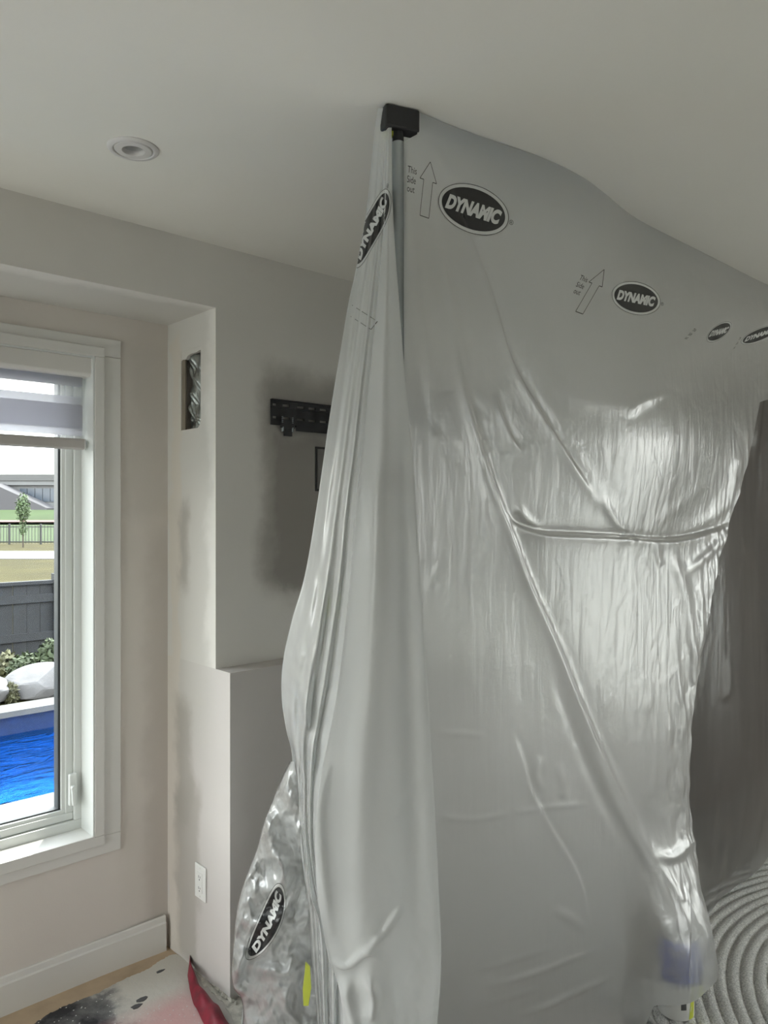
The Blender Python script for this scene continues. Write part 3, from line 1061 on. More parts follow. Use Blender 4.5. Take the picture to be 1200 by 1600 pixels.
def interp_line(pts, yq):
    a = np.array(pts, float)
    # smooth (pchip-like through np.interp of a refined Catmull-Rom)
    tt = np.arange(len(a))
    q = np.linspace(0, len(a) - 1, (len(a) - 1) * 12 + 1)
    out = []
    for s in q:
        i = int(min(max(math.floor(s), 0), len(a) - 2))
        f = s - i
        p0, p1, p2, p3 = a[max(i - 1, 0)], a[i], a[i + 1], a[min(i + 2, len(a) - 1)]
        out.append(0.5 * ((2 * p1) + (-p0 + p2) * f + (2 * p0 - 5 * p1 + 4 * p2 - p3) * f ** 2 + (-p0 + 3 * p1 - 3 * p2 + p3) * f ** 3))
    out = np.array(out)
    o = np.argsort(out[:, 1])
    return np.interp(yq, out[o, 1], out[o, 0])


def ridge(px, py, pts, amp, w, kind='ridge', fade=True, k=5):
    """height field of a crease along a polyline; px, py arrays"""
    L = smooth_poly(pts, k)
    best = np.full(px.shape, 1e9)
    sgn = np.zeros(px.shape)
    par = np.zeros(px.shape)
    n = len(L) - 1
    lo, hi = L.min(0) - 5 * w, L.max(0) + 5 * w
    msk = (px > lo[0]) & (px < hi[0]) & (py > lo[1]) & (py < hi[1])
    X_, Y_ = px[msk], py[msk]
    b, s, q = best[msk], sgn[msk], par[msk]
    for i in range(n):
        ax, ay = L[i]
        dx, dy = L[i + 1] - L[i]
        l2 = dx * dx + dy * dy + 1e-9
        t = np.clip(((X_ - ax) * dx + (Y_ - ay) * dy) / l2, 0, 1)
        ex, ey = X_ - ax - t * dx, Y_ - ay - t * dy
        d = np.hypot(ex, ey)
        u = d < b
        b = np.where(u, d, b)
        s = np.where(u, np.sign(dx * ey - dy * ex), s)
        q = np.where(u, (i + t) / n, q)
    if kind == 'ridge':
        h = amp * np.exp(-(b / w) ** 2)
    elif kind == 'tent':
        h = amp * np.maximum(0, 1 - b / w)
    else:      # step: asymmetric fold, one flank high, the other low
        h = amp * np.tanh(s * b / (0.25 * w)) * np.exp(-b / w)
    if fade:
        e_ = np.clip(np.minimum(q, 1 - q) * 3, 0, 1)
        h = h * e_ * e_ * (3 - 2 * e_)
    res = np.zeros(px.shape)
    res[msk] = h
    return res


def crumple(a, b, lam, seed, octaves=3):
    """sharp-creased crumpling: warped triangle waves in random directions"""
    r = np.random.RandomState(seed)
    h = np.zeros(a.shape)
    amp = 1.0
    for o in range(octaves):
        for k in range(4):
            th = r.rand() * math.pi
            l = lam * (.7 + .7 * r.rand()) / (1.9 ** o)
            w1 = .35 * l * np.sin((a * math.cos(th + 1.3) + b * math.sin(th + 1.3)) / l * 2.1 + r.rand() * 6)
            w2 = .5 * l * np.sin((a * math.cos(th - .8) + b * math.sin(th - .8)) / l * 1.1 + r.rand() * 6)
            s = (a * math.cos(th) + b * math.sin(th) + w1 + w2) / l + r.rand()
            h += amp * (np.abs((s % 1) - .5) * 2 - .5)
        amp *= .5
    return h / 4


# ---- side curtain (left): fan of folds from the pole head to the floor
A_line = [(592, 165), (586, 200), (572, 330), (556, 420), (545, 470), (533, 540), (515, 650), (495, 790), (476, 900), (456, 970), (442, 1035), (440, 1090), (447, 1140), (456, 1180), (458, 1240), (462, 1310), (468, 1390), (476, 1470), (484, 1540), (490, 1620), (495, 1720)]
B_line = [(606, 165), (605, 215), (601, 330), (592, 440), (577, 590), (566, 700), (555, 790), (547, 900), (537, 1000), (527, 1080), (514, 1150), (500, 1220), (493, 1290), (494, 1380), (504, 1450), (514, 1500), (530, 1545), (536, 1600), (535, 1700), (530, 2100)]
C_line = [(612, 165), (612, 230), (613, 300), (617, 380), (623, 460), (629, 540), (634, 600), (644, 700), (654, 850), (664, 1000), (673, 1150), (680, 1270), (686, 1400), (689, 1480), (688, 1540), (683, 1600), (676, 1700), (670, 2100)]
rows = 420
Zr = np.linspace(2.462, 0.006, rows)
g = np.clip((2.462 - Zr) / 2.45, 0, 1)
ge = g ** 0.75


def xof(line, Z, d):
    y = 800 - (Z - EYE) * F / d
    return interp_line(line, y)


D0 = 1.672
dC = D0 + ge * (1.60 - D0)
dB = D0 + ge * (1.66 - D0)
dA = D0 + ge * (2.30 - D0)
colsX, colsD = [], []
xC, xB, xA = xof(C_line, Zr, dC), xof(B_line, Zr, dB), xof(A_line, Zr, dA)
wS = xC - xB
wL = xB - xA
spread = np.clip(g, 0, 1) ** 1.25


def addc(x, d):
    colsX.append(x)
    colsD.append(d)


addc(xC - .10 * wS, dC + .050 * spread)
addc(xC - .02 * wS, dC + .020 * spread)
addc(xC, dC)
addc(xC - .05 * wS, dC - .012 * spread)
addc(xC - .25 * wS, dC - .018 * spread)
addc(xC - .45 * wS, dC - .006 * spread)
addc(xC - .62 * wS, dC - .012 * spread)
addc(xC - .82 * wS, (dC + dB) / 2)
addc(xC - .96 * wS, dB - .004 * spread)
addc(xB, dB + .008 * spread)
addc(xB + .05 * wS, dB + .040 * spread)
addc(xB + .12 * wS, dB + .10 * spread)
addc(xB + .04 * wS, dB + .16 * spread * (.4 + .6 * g))
addc(xB - .12 * wL, dB + (dA - dB) * .28 + .06 * spread)
addc(xB - .24 * wL, dB + (dA - dB) * .36 - .02 * spread)
addc(xB - .36 * wL, dB + (dA - dB) * .46 + .03 * spread)
addc(xB - .50 * wL, dB + (dA - dB) * .55 - .035 * spread)
addc(xB - .62 * wL, dB + (dA - dB) * .66 + .03 * spread)
addc(xB - .74 * wL, dB + (dA - dB) * .76 - .02 * spread)
addc(xB - .87 * wL, dB + (dA - dB) * .86 + .02 * spread)
addc(xB - .97 * wL, dA - .01 * spread)
addc(xA, dA + .015 * spread)
addc(xA + .06 * wL, dA + .06 * spread)
cx_ = np.array(colsX)
cd_ = np.array(colsD)
nc = cx_.shape[0]
q = np.linspace(0, nc - 1, 260)
i0 = np.clip(np.floor(q).astype(int), 0, nc - 2)
f = (q - i0)[:, None]


def crom(a):
    p0, p1, p2, p3 = a[np.maximum(i0 - 1, 0)], a[i0], a[i0 + 1], a[np.minimum(i0 + 2, nc - 1)]
    return 0.5 * ((2 * p1) + (-p0 + p2) * f * .8 + (2 * p0 - 5 * p1 + 4 * p2 - p3) * f ** 2 * .8 + (-p0 + 3 * p1 - 3 * p2 + p3) * f ** 3 * .8) + \
        .2 * (p1 * (1 - f) + p2 * f) - 0.1 * (2 * p1)


def crom2(a):
    p0, p1, p2, p3 = a[np.maximum(i0 - 1, 0)], a[i0], a[i0 + 1], a[np.minimum(i0 + 2, nc - 1)]
    return 0.5 * ((2 * p1) + (-p0 + p2) * f + (2 * p0 - 5 * p1 + 4 * p2 - p3) * f ** 2 + (-p0 + 3 * p1 - 3 * p2 + p3) * f ** 3)


GX = crom2(cx_).T          # rows x cols, pixel x
GD = crom2(cd_).T
GZ = np.repeat(Zr[:, None], GX.shape[1], 1)
GY = 800 - (GZ - EYE) * F / GD
colq = np.repeat(q[None, :], rows, 0)
gl = np.repeat(g[:, None], GX.shape[1], 1)
# creases and crumpling, pushed along the line of the fold depth
disp = np.zeros(GX.shape)
leftw = np.clip((colq - 12) / 2, 0, 1)
strip_w = 1 - leftw
disp += leftw * (.010 * np.clip(gl * 2 - .35, 0.05, 1)) * crumple(GX * 1.6, GY * .75, 46, 3)
disp += strip_w * (.0022 * gl + .010 * np.clip((gl - .62) * 4, 0, 1)) * crumple(GX, GY * .8, 60, 5, 2) * np.clip((colq - 1) / 2, 0, 1)
for pts, amp, w_, kd in [
        ([(568, 1494), (600, 1455), (630, 1414)], -.009, 5, 'ridge'),
        ([(510, 1496), (540, 1508), (572, 1488), (600, 1494)], -.013, 6, 'ridge'),
        ([(545, 1515), (540, 1550), (552, 1600), (548, 1640)], -.022, 11, 'ridge'),
        ([(572, 1520), (583, 1560), (575, 1600)], -.02, 8, 'ridge'),
        ([(600, 1300), (640, 1240), (672, 1200)], -.003, 8, 'ridge'),
        ([(520, 1160), (500, 1260), (505, 1370), (520, 1480)], -.012, 9, 'ridge'),
        ([(590, 620), (586, 800), (570, 1000), (560, 1200), (575, 1420)], -.010, 26, 'ridge'),
        ([(640, 720), (640, 1000), (650, 1300), (655, 1560)], .010, 14, 'ridge')]:
    disp += strip_w * ridge(GX, GY, pts, amp, w_, kd)
for pts, amp, w_, kd in [
        ([(478, 985), (470, 1060), (482, 1130), (488, 1190), (490, 1260)], -.03, 6, 'ridge'),
        ([(492, 900), (485, 1000), (478, 1100), (462, 1220)], -.03, 7, 'ridge'),
        ([(520, 760), (505, 900), (497, 1010), (490, 1080)], -.02, 7, 'ridge'),
        ([(462, 1300), (480, 1360), (488, 1430)], -.03, 8, 'ridge'),
        ([(552, 480), (540, 600), (522, 760)], -.012, 6, 'ridge')]:
    disp += leftw * ridge(GX, GY, pts, amp, w_, kd)
GD2 = GD + disp
t_ = (GX - 600) / F
side = np.stack([(FX + FY * t_) * GD2, (FY - FX * t_) * GD2, GZ], -1)
side_o = grid_obj('side_curtain', side, M['film_front'], film)

# ---- bunched pouf at the lower left
L_line = [(452, 1190), (440, 1215), (425, 1252), (410, 1292), (402, 1325), (388, 1362), (376, 1398), (368, 1440), (366, 1470), (363, 1500), (362, 1522), (366, 1545), (376, 1560), (380, 1580), (378, 1610), (376, 1660)]
rows2, cols2 = 230, 170
yy = np.linspace(1190, 1650, rows2)
xl = interp_line(L_line, yy)
P2 = np.zeros((rows2, cols2, 3))
u = np.linspace(0, 1, cols2)
gx = np.zeros((rows2, cols2))
gy = np.repeat(yy[:, None], cols2, 1)
gd = np.zeros((rows2, cols2))
for i, y in enumerate(yy):
    v = (y - 1190) / 400
    xr = 458 + 62 * v
    ww = xr - xl[i] + 2
    ang = u * math.pi * 0.62
    # section like a half-inflated bag: right side in front, left edge rolling back
    gx[i] = xl[i] + ww * (1 - np.sin(np.pi / 2 * np.clip(u / .86, 0, 1.16)) ** 1.0) * 1.0
    gd[i] = 2.02 + .12 * v + .16 * u ** 2 + np.where(u > .86, (u - .86) * 1.3, 0)
h = crumple(gx * 1.2, gy * .75, 78, 21, 3) * .10
for pts, amp, w_ in [([(395, 1522), (420, 1515), (450, 1520), (470, 1490)], -.05, 10), ([(380, 1430), (400, 1445), (420, 1430)], -.03, 9),
                     ([(412, 1500), (430, 1450), (470, 1380)], -.035, 8), ([(420, 1330), (440, 1350), (450, 1400)], -.03, 8),
                     ([(385, 1480), (375, 1500), (372, 1540)], -.03, 8), ([(440, 1590), (455, 1540), (475, 1500)], -.03, 8),
                     ([(462, 1590), (466, 1540), (470, 1500)], -.03, 6)]:
    h += ridge(gx, gy, pts, amp, w_)
h *= np.clip((gy - 1190) / 40, 0, 1) * .8 + .2
# calm the film where the printed oval sits so it stays readable
calm = np.exp(-(((gx - 418) / 26) ** 2 + ((gy - 1440) / 48) ** 2))
gd2 = gd + h * (1 - .45 * calm)
t_ = (gx - 600) / F
P2 = np.stack([(FX + FY * t_) * gd2, (FY - FX * t_) * gd2, EYE + (800 - gy) / F * gd2], -1)
P2[..., 2] = np.maximum(P2[..., 2], .008)
pouf_o = grid_obj('bunched_film', P2, M['film_pouf'], film)

# ---- main panel along the front: two layers
YP = 1.188


def panel(name, Xs, Zs, ybase, creases, m, edge=None, seed=0, cr_amp=.003):
    Xg, Zg = np.meshgrid(Xs, Zs, indexing='ij')
    Yg = ybase(Xg, Zg)
    base = np.stack([Xg, Yg, Zg], -1)
    px, py = project(base)
    d = np.zeros(Xg.shape)
    for pts, amp, w_, kd in creases:
        d += ridge(px, py, pts, amp, w_, kd)
    calmz = np.clip((2.30 - Zg) / .5, .06, 1)
    d += cr_amp * calmz * crumple(Xg * 100, Zg * 26, 16, seed, 3)
    d += cr_amp * 1.1 * calmz * crumple(Xg * 100, Zg * 70, 34, seed + 4, 2)
    base[..., 1] += d
    if edge is not None:
        # the layer stops at the fold line: rows are squeezed so that the border follows it
        base = edge(base, Xg, Zg)
    return grid_obj(name, base, m, film), base


def yb_front(X, Z):
    y = YP + 0 * X
    s = np.clip((X - PX) / .55, 0, 1)
    # near the head the film gathers to the pole; mid-span it bellies out under the ceiling and again below the pinch
    y = y + (PY - .028 - YP) * (1 - s) ** 2
    y -= .055 * np.sin(np.pi * np.clip((X - 1.2) / 1.0, 0, 1)) ** 2 * np.exp(-((Z - 2.45) / .25) ** 2)
    y -= .045 * np.exp(-(((X - 2.2) / .5) ** 2 + ((Z - 1.85) / .30) ** 2))
    y += .02 * np.exp(-(((X - 2.55) / .35) ** 2 + ((Z - 1.55) / .14) ** 2))
    y -= .140 * np.exp(-(((X - 2.30) / .19) ** 4 + (Z / .42) ** 3))
    return y


def yb_back(X, Z):
    return yb_front(X, Z) * 0 + YP + .05 + .02 * np.sin(X * 5 + Z)


front_creases = [
    ([(650, 215), (690, 400), (715, 560), (740, 660), (770, 760), (800, 840), (830, 920), (870, 1010), (910, 1110), (950, 1200), (1000, 1300), (1030, 1350), (1062, 1440)], -.022, 24, 'step'),
    ([(650, 215), (690, 400), (715, 560), (740, 660), (770, 760), (800, 840), (830, 920), (870, 1010), (910, 1110), (950, 1200), (1000, 1300), (1030, 1350), (1062, 1440)], -.018, 9, 'ridge'),
    ([(900, 1120), (930, 1190), (965, 1265), (1000, 1330), (1040, 1400)], -.012, 7, 'ridge'),
    ([(860, 1040), (890, 1130), (930, 1230), (980, 1330)], .012, 8, 'ridge'),
    ([(660, 190), (760, 430), (800, 560), (850, 650), (900, 730), (945, 800)], -.022, 16, 'step'),
    ([(645, 250), (690, 420), (725, 560), (740, 640)], -.010, 9, 'ridge'),
    ([(640, 300), (650, 460), (665, 560), (676, 660)], -.010, 8, 'ridge'),
    ([(775, 610), (795, 670), (815, 705)], -.010, 9, 'step'),
    ([(830, 590), (870, 660), (925, 760), (960, 820)], -.010, 14, 'ridge'),
    # the pinched horizontal fold under the belly
    ([(793, 795), (810, 818), (850, 831), (900, 834), (980, 838), (1040, 842), (1090, 834), (1130, 820), (1150, 800)], -.030, 14, 'step'),
    ([(793, 795), (810, 818), (850, 831), (900, 834), (980, 838), (1040, 842), (1090, 834), (1130, 820), (1150, 800)], .016, 4, 'ridge'),
    ([(805, 785), (825, 812), (850, 825)], -.012, 6, 'ridge'),
    ([(935, 775), (962, 815), (985, 836)], -.012, 7, 'ridge'),
    ([(1050, 835), (1100, 815), (1135, 780), (1160, 700), (1185, 610)], -.020, 10, 'ridge'),
    ([(1020, 820), (1060, 790), (1110, 750)], -.008, 9, 'ridge'),
    ([(1020, 842), (1026, 870), (1032, 885)], -.012, 5, 'ridge'),
    ([(1044, 845), (1052, 880), (1062, 905), (1074, 960), (1080, 1020), (1082, 1080)], -.022, 9, 'ridge'),
    ([(1062, 902), (1090, 878), (1120, 850), (1142, 825)], -.022, 8, 'ridge'),
    ([(1085, 890), (1092, 930), (1088, 1000), (1078, 1060)], -.012, 6, 'ridge'),
    ([(1110, 880), (1105, 950), (1098, 1010)], -.012, 6, 'ridge'),
    ([(1052, 980), (1058, 1060), (1066, 1120)], -.010, 5, 'ridge'),
    ([(1000, 900), (1010, 1000), (1015, 1100)], .006, 20, 'ridge'),
    ([(1040, 1080), (1044, 1160), (1036, 1240)], -.007, 6, 'ridge'),
    ([(1064, 1090), (1062, 1180), (1052, 1260)], -.008, 5, 'ridge'),
    ([(1022, 1110), (1022, 1200), (1016, 1260)], -.006, 5, 'ridge'),
    ([(1005, 1050), (1015, 1080), (1010, 1120)], -.006, 6, 'ridge'),
    # shoulder of the belly under the printed row
    ([(800, 570), (870, 615), (960, 645), (1020, 620), (1075, 570), (1120, 540), (1190, 500)], .005, 60, 'step'),
    ([(980, 650), (1000, 630), (1050, 610)], -.008, 8, 'ridge'),
    # crumple right of the bright band low down
    ([(800, 1140), (820, 1190), (830, 1230), (860, 1290), (905, 1370), (925, 1460)], -.015, 12, 'step'),
    ([(845, 1180), (838, 1210), (850, 1240)], -.010, 6, 'ridge'),
    ([(870, 1190), (880, 1230), (875, 1250)], -.009, 7, 'ridge'),
    ([(800, 1270), (850, 1262), (925, 1255)], -.006, 4, 'ridge'),
    ([(680, 1276), (740, 1280), (800, 1270)], -.003, 4, 'ridge'),
    ([(675, 1145), (720, 1146), (760, 1150)], -.003, 4, 'ridge'),
    # drag lines near the floor
    ([(790, 1592), (850, 1572), (910, 1545), (965, 1520)], -.012, 5, 'ridge'),
    ([(745, 1545), (820, 1525), (900, 1495), (950, 1478)], -.010, 5, 'ridge'),
    ([(740, 1516), (800, 1500), (870, 1478)], -.006, 5, 'ridge'),
    ([(720, 1575), (780, 1562), (850, 1540)], -.006, 5, 'ridge'),
    ([(860, 1420), (890, 1435), (918, 1456)], -.010, 8, 'ridge'),
    # tension lines meeting above the cans
    ([(1018, 1335), (1050, 1338), (1075, 1318), (1095, 1310)], -.020, 8, 'ridge'),
    ([(1075, 1318), (1105, 1280), (1125, 1235), (1150, 1180)], -.020, 9, 'ridge'),
    ([(1030, 1345), (1050, 1385), (1066, 1430), (1074, 1470)], -.016, 7, 'ridge'),
    ([(1052, 1340), (1060, 1390), (1066, 1410)], -.010, 5, 'ridge'),
    ([(1076, 1380), (1076, 1440), (1076, 1540)], -.030, 7, 'step'),
]


def edge_front(base, Xg, Zg):
    # border of the doubled layer: from the far head down to the pinch, then to the foot of the film by the cans
    pts = [(1215, 470), (1196, 580), (1172, 700), (1150, 800), (1130, 880), (1112, 950), (1100, 1020), (1090, 1080), (1083, 1140), (1078, 1200), (1076, 1300), (1076, 1400), (1076, 1500), (1077, 1640)]
    E = np.array([on_y(x, y, YP) for x, y in smooth_poly(pts)])
    o = np.argsort(E[:, 2])
    xe = np.interp(Zg[0], E[o, 2], E[o, 0])
    xe = np.where(Zg[0] > 2.02, 3.45, xe)
    # smooth transition at the head
    k = np.clip((Zg[0] - 1.98) / .10, 0, 1)
    xe0 = np.interp(np.minimum(Zg[0], 2.02), E[o, 2], E[o, 0])
    xe = xe0 * (1 - k) + 3.45 * k
    s = (Xg - Xg[0, 0]) / (Xg[-1, 0] - Xg[0, 0])
    return s, xe


def build_front():
    nu, nz = 330, 430
    Zs = np.linspace(.012, 2.4655, nz)
    s = np.linspace(0, 1, nu)
    S, Zg = np.meshgrid(s, Zs, indexing='ij')
    dummyX = np.linspace(0, 1, 2)[:, None] * np.ones((1, nz))
    _, xe = edge_front(None, dummyX, np.repeat(Zs[None, :], 2, 0))
    x0 = PX - .010
    x0 = x0 + .042 * np.clip((Zs[None, :] - 2.385) / .03, 0, 1)
    Xg = x0 + (xe[None, :] - x0) * S
    # the hem is caught between the two cans, so it lifts off the rug towards its right end
    hem = .118 * np.clip((Xg - 2.06) / .06, 0, 1) ** 2
    Zg = .012 + hem + (Zg - .012) * (2.4655 - .012 - hem) / (2.4655 - .012)
    Yg = yb_front(Xg, Zg)
    base = np.stack([Xg, Yg, Zg], -1)
    px, py = project(base)
    d = np.zeros(Xg.shape)
    for pts, amp, w_, kd in front_creases:
        d += ridge(px, py, pts, amp * (.46 if kd == 'step' else .36), w_, kd)
    calmz = np.clip((2.05 - Zg) / .4, .05, 1)
    d += .0010 * calmz * crumple(Xg * 100, Zg * 24, 15, 31, 3)
    d += .0012 * calmz * crumple(Xg * 100, Zg * 60, 38, 35, 2)
    # crushed right border and gathered head
    rb_ = np.exp(-((1 - S) / .10) ** 2) * np.clip((2.0 - Zg) * 3, 0, 1)
    d += .010 * rb_ * crumple(Xg * 100, Zg * 40, 9, 41, 3)
    hd = np.exp(-(((Xg - 3.05) / .45) ** 2 + ((Zg - 2.36) / .14) ** 2))
    d += .008 * hd * crumple(Xg * 60, Zg * 100, 14, 47, 3)
    base[..., 1] += d - .004 * S
    return grid_obj('front_panel', base[:, ::-1], M['film'], film), base


front_o, front_base = build_front()


def build_back():
    nu, nz = 240, 260
    Xs = np.linspace(PX + .02, 3.75, nu)
    Zs = np.linspace(.015, 2.4655, nz)
    Xg, Zg = np.meshgrid(Xs, Zs, indexing='ij')
    # hem lifts off the rug to the right
    hem = np.clip((Xg - 2.45) * .10, 0, .12)
    Zg = hem + (Zg - .015) * (2.4655 - .015 - hem) / (2.4655 - .015) + .030
    Zg = np.minimum(Zg, 2.4655)
    Yg = YP + .105 + .012 * np.sin(Xg * 9 + Zg * 2) + .00 * np.exp(-(((Xg - 2.42) / .14) ** 2 + (Zg / .34) ** 4))
    base = np.stack([Xg, Yg, Zg], -1)
    px, py = project(base)
    d = np.zeros(Xg.shape)
    for pts, amp, w_, kd in [
            ([(1195, 540), (1185, 640), (1178, 720)], -.02, 7, 'ridge'),
            ([(1140, 1200), (1130, 1330), (1110, 1420), (1092, 1500)], -.012, 7, 'ridge'),
            ([(1125, 1180), (1115, 1280), (1108, 1360)], -.010, 6, 'ridge'),
            ([(1170, 1190), (1150, 1320), (1130, 1400)], -.010, 7, 'ridge'),
            ([(1200, 1330), (1170, 1400), (1130, 1470), (1090, 1530)], -.02, 9, 'ridge'),
            ([(1196, 1240), (1176, 1330), (1160, 1400)], -.010, 6, 'ridge'),
            ([(1130, 1100), (1140, 1070), (1136, 1010)], -.008, 6, 'ridge')]:
        d += ridge(px, py, pts, amp * .5, w_, kd)
    d += .0018 * crumple(Xg * 100, Zg * 22, 18, 61, 3)
    base[..., 1] += d
    return grid_obj('back_panel', base[:, ::-1], M['film_back'], film)


back_o = build_back()

# yellow-green pull tab showing through the foot of the curtain
tabp = [(477, 1505), (484, 1512), (486, 1545), (482, 1572), (474, 1572), (473, 1545), (476, 1520)]
tp3 = [at_depth(x, y, 1.93) for x, y in tabp]
MB().prism(tp3, (.006, .006, 0)).build('pull_tab', M['lime'], film, bevel=.001)['label'] = 'lime pull tab'

# ------------------------------------------------------------------ printing on the film
bpy.context.view_layer.update()


def bvh_of(o):
    me = o.data
    return BVHTree.FromPolygons([v.co.copy() for v in me.vertices], [tuple(p.vertices) for p in me.polygons])


B_front, B_side, B_pouf = bvh_of(front_o), bvh_of(side_o), bvh_of(pouf_o)
EYE_V = Vector((0, 0, EYE))


def text_mesh(s, bold=0.0, shear=0.0):
    cu = bpy.data.curves.new('lettering', 'FONT')
    cu.body = s
    cu.offset = bold
    cu.shear = shear
    cu.resolution_u = 4
    cu.align_x = 'CENTER'
    cu.align_y = 'CENTER'
    o = bpy.data.objects.new('lettering', cu)
    COL.objects.link(o)
    bpy.context.view_layer.update()
    me = bpy.data.meshes.new_from_object(o.evaluated_get(bpy.context.evaluated_depsgraph_get()))
    bpy.data.objects.remove(o)
    bm = bmesh.new()
    bm.from_mesh(me)
    bmesh.ops.triangulate(bm, faces=bm.faces)
    for _ in range(3):
        es = [e for e in bm.edges if e.calc_length() > .07]
        if not es:
            break
        bmesh.ops.subdivide_edges(bm, edges=es, cuts=1)
        bmesh.ops.triangulate(bm, faces=bm.faces)
    v = np.array([p.co[:2] for p in bm.verts])
    bm.verts.index_update()
    fs = [tuple(q.index for q in p.verts) for p in bm.faces]
    bm.free()
    v = v - (v.max(0) + v.min(0)) / 2
    return v, fs


def lay(name, pts2, faces, mapping, tree, lift, m, parent):
    """drop a flat print on the film: each point goes where the film is, a hair in front of it"""
    vs, ok = [], []
    last = None
    for p in pts2:
        x, y = mapping(p)
        d = Vector(ray(x, y)).normalized()
        hit = tree.ray_cast(EYE_V, d)
        if hit[0] is None:
            vs.append((0, 0, 0))
            ok.append(False)
        else:
            q_ = hit[0] - d * lift
            vs.append(tuple(q_))
            ok.append(True)
    fs = []
    for f_ in faces:
        if not all(ok[i] for i in f_):
            continue
        ds_ = [(Vector(vs[i]) - EYE_V).length for i in f_]
        if max(ds_) - min(ds_) > .10:
            continue
        fs.append(f_)
    used_ = sorted({i for f_ in fs for i in f_})
    mp = {i: k for k, i in enumerate(used_)}
    me = bpy.data.meshes.new(name)
    me.from_pydata([vs[i] for i in used_], [], [tuple(mp[i] for i in f_) for f_ in fs])
    me.materials.append(m)
    o = bpy.data.objects.new(name, me)
    COL.objects.link(o)
    o.parent = parent
    o.matrix_parent_inverse = Matrix.Translation(parent.location).inverted() if parent.type == 'EMPTY' else Matrix.Identity(4)
    return o


def disc(rx, ry, rings=16, n=96):
    v = [(0, 0)]
    fs = []
    for i in range(1, rings + 1):
        for k in range(n):
            a = 2 * math.pi * k / n
            v.append((rx * i / rings * math.cos(a), ry * i / rings * math.sin(a)))
    for k in range(n):
        fs.append((0, 1 + k, 1 + (k + 1) % n))
    for i in range(rings - 1):
        b = 1 + i * n
        for k in range(n):
            fs.append((b + k, b + n + k, b + n + (k + 1) % n, b + (k + 1) % n))
    return np.array(v), fs


def annulus(rx, ry, wx, n=96):
    v, fs = [], []
    for k in range(n):
        a = 2 * math.pi * k / n
        v.append((rx * math.cos(a), ry * math.sin(a)))
        v.append(((rx + wx) * math.cos(a), (ry + wx) * math.sin(a)))
    for k in range(n):
        k2 = (k + 1) % n
        fs.append((2 * k, 2 * k2, 2 * k2 + 1, 2 * k + 1))
    return np.array(v), fs


TXT = text_mesh('DYNAMIC', .06, .28)
tw = TXT[0][:, 0].max() - TXT[0][:, 0].min()
th = TXT[0][:, 1].max() - TXT[0][:, 1].min()
TXT_V = TXT[0] / np.array([tw, th])
REG = text_mesh('\u00ae', .0, 0)
REG_V = REG[0] / (REG[0].max() - REG[0].min())


def logo(mapping, tree, reg=True):
    """unit oval: half width 1, half height .55 in print space"""
    v, fs = disc(1.08, .63)
    o = lay('printed_oval', v, fs, mapping, tree, .0016, M['unprinted'], film)
    o['label'] = 'printed black oval with pale slanted lettering'
    v, fs = disc(.97, .53)
    lay('oval_fill', v, fs, mapping, tree, .0030, M['ink'], o)
    v, fs = annulus(1.065, .615, .018)
    lay('oval_outline', v, fs, mapping, tree, .0024, M['ink_grey'], o)
    lay('lettering', TXT_V * np.array([1.70, .40]), TXT[1], mapping, tree, .0050, M['unprinted'], o)
    if reg:
        lay('trade_mark', REG_V * .13 + np.array([1.17, -.02]), REG[1], mapping, tree, .0024, M['ink_grey'], o)


def affine(c, U, V):
    c, U, V = np.array(c, float), np.array(U, float), np.array(V, float)
    return lambda p: c + p[0] * U + p[1] * V


logo(affine((740, 327), (50.5, 16.5), (11, -58)), B_front)
logo(affine((994, 466), (35, 7.0), (5, -40)), B_front)
logo(affine((1123.5, 518.5), (16.5, -4), (13, -25)), B_front, False)
logo(affine((1187, 523), (27, -9), (6, -19)), B_front, False)


def side_map(p):
    # reads upwards along the curtain, bent to the fold
    a, b = p
    x = 580 + a * 22 + b * 24 - 5 * (a * a - .4)
    y = 357 - a * 58 + b * 20
    if b < 0:
        x -= 0
    return (x, y)


logo(lambda p: (580 + p[0] * 21 + p[1] * -26 + 4 * math.sin(p[0] * 2.6), 357 - p[0] * 57 - p[1] * 8), B_side, True)
logo(lambda p: (419 + p[0] * 24 + p[1] * -26 - 8 * (p[0] * p[0] - .3), 1440 - p[0] * 55 - p[1] * 14), B_pouf, False)

# "This side out" with an outline arrow beside the first two ovals and beside the curtain's oval
LINES = [text_mesh(s, .0, 0) for s in ('This', 'Side', 'out')]


def side_out(mapping, tree, arrow=True, words=True, lw=.035):
    if words:
        for k, (v, fs) in enumerate(LINES):
            s = .95
            vv = v * s + np.array([0, .95 - .95 * k])
            lay('printed_word', vv, fs, mapping, tree, .0016, M['ink_grey'], film)
    if arrow:
        pts = np.array([(2.0, -2.2), (3.4, -2.2), (3.4, 1.2), (4.0, 1.2), (2.7, 3.0), (1.4, 1.2), (2.0, 1.2)])
        v, fs = [], []
        for i in range(len(pts)):
            p, q_ = pts[i], pts[(i + 1) % len(pts)]
            d = (q_ - p) / np.linalg.norm(q_ - p)
            nrm = np.array([-d[1], d[0]]) * lw
            for s in range(6):
                a, b = p + (q_ - p) * s / 6, p + (q_ - p) * (s + 1) / 6
                k = len(v)
                v += [a - nrm, b - nrm, b + nrm, a + nrm]
                fs.append((k, k + 1, k + 2, k + 3))
        lay('printed_arrow', np.array(v), fs, mapping, tree, .0016, M['ink_grey'], film)


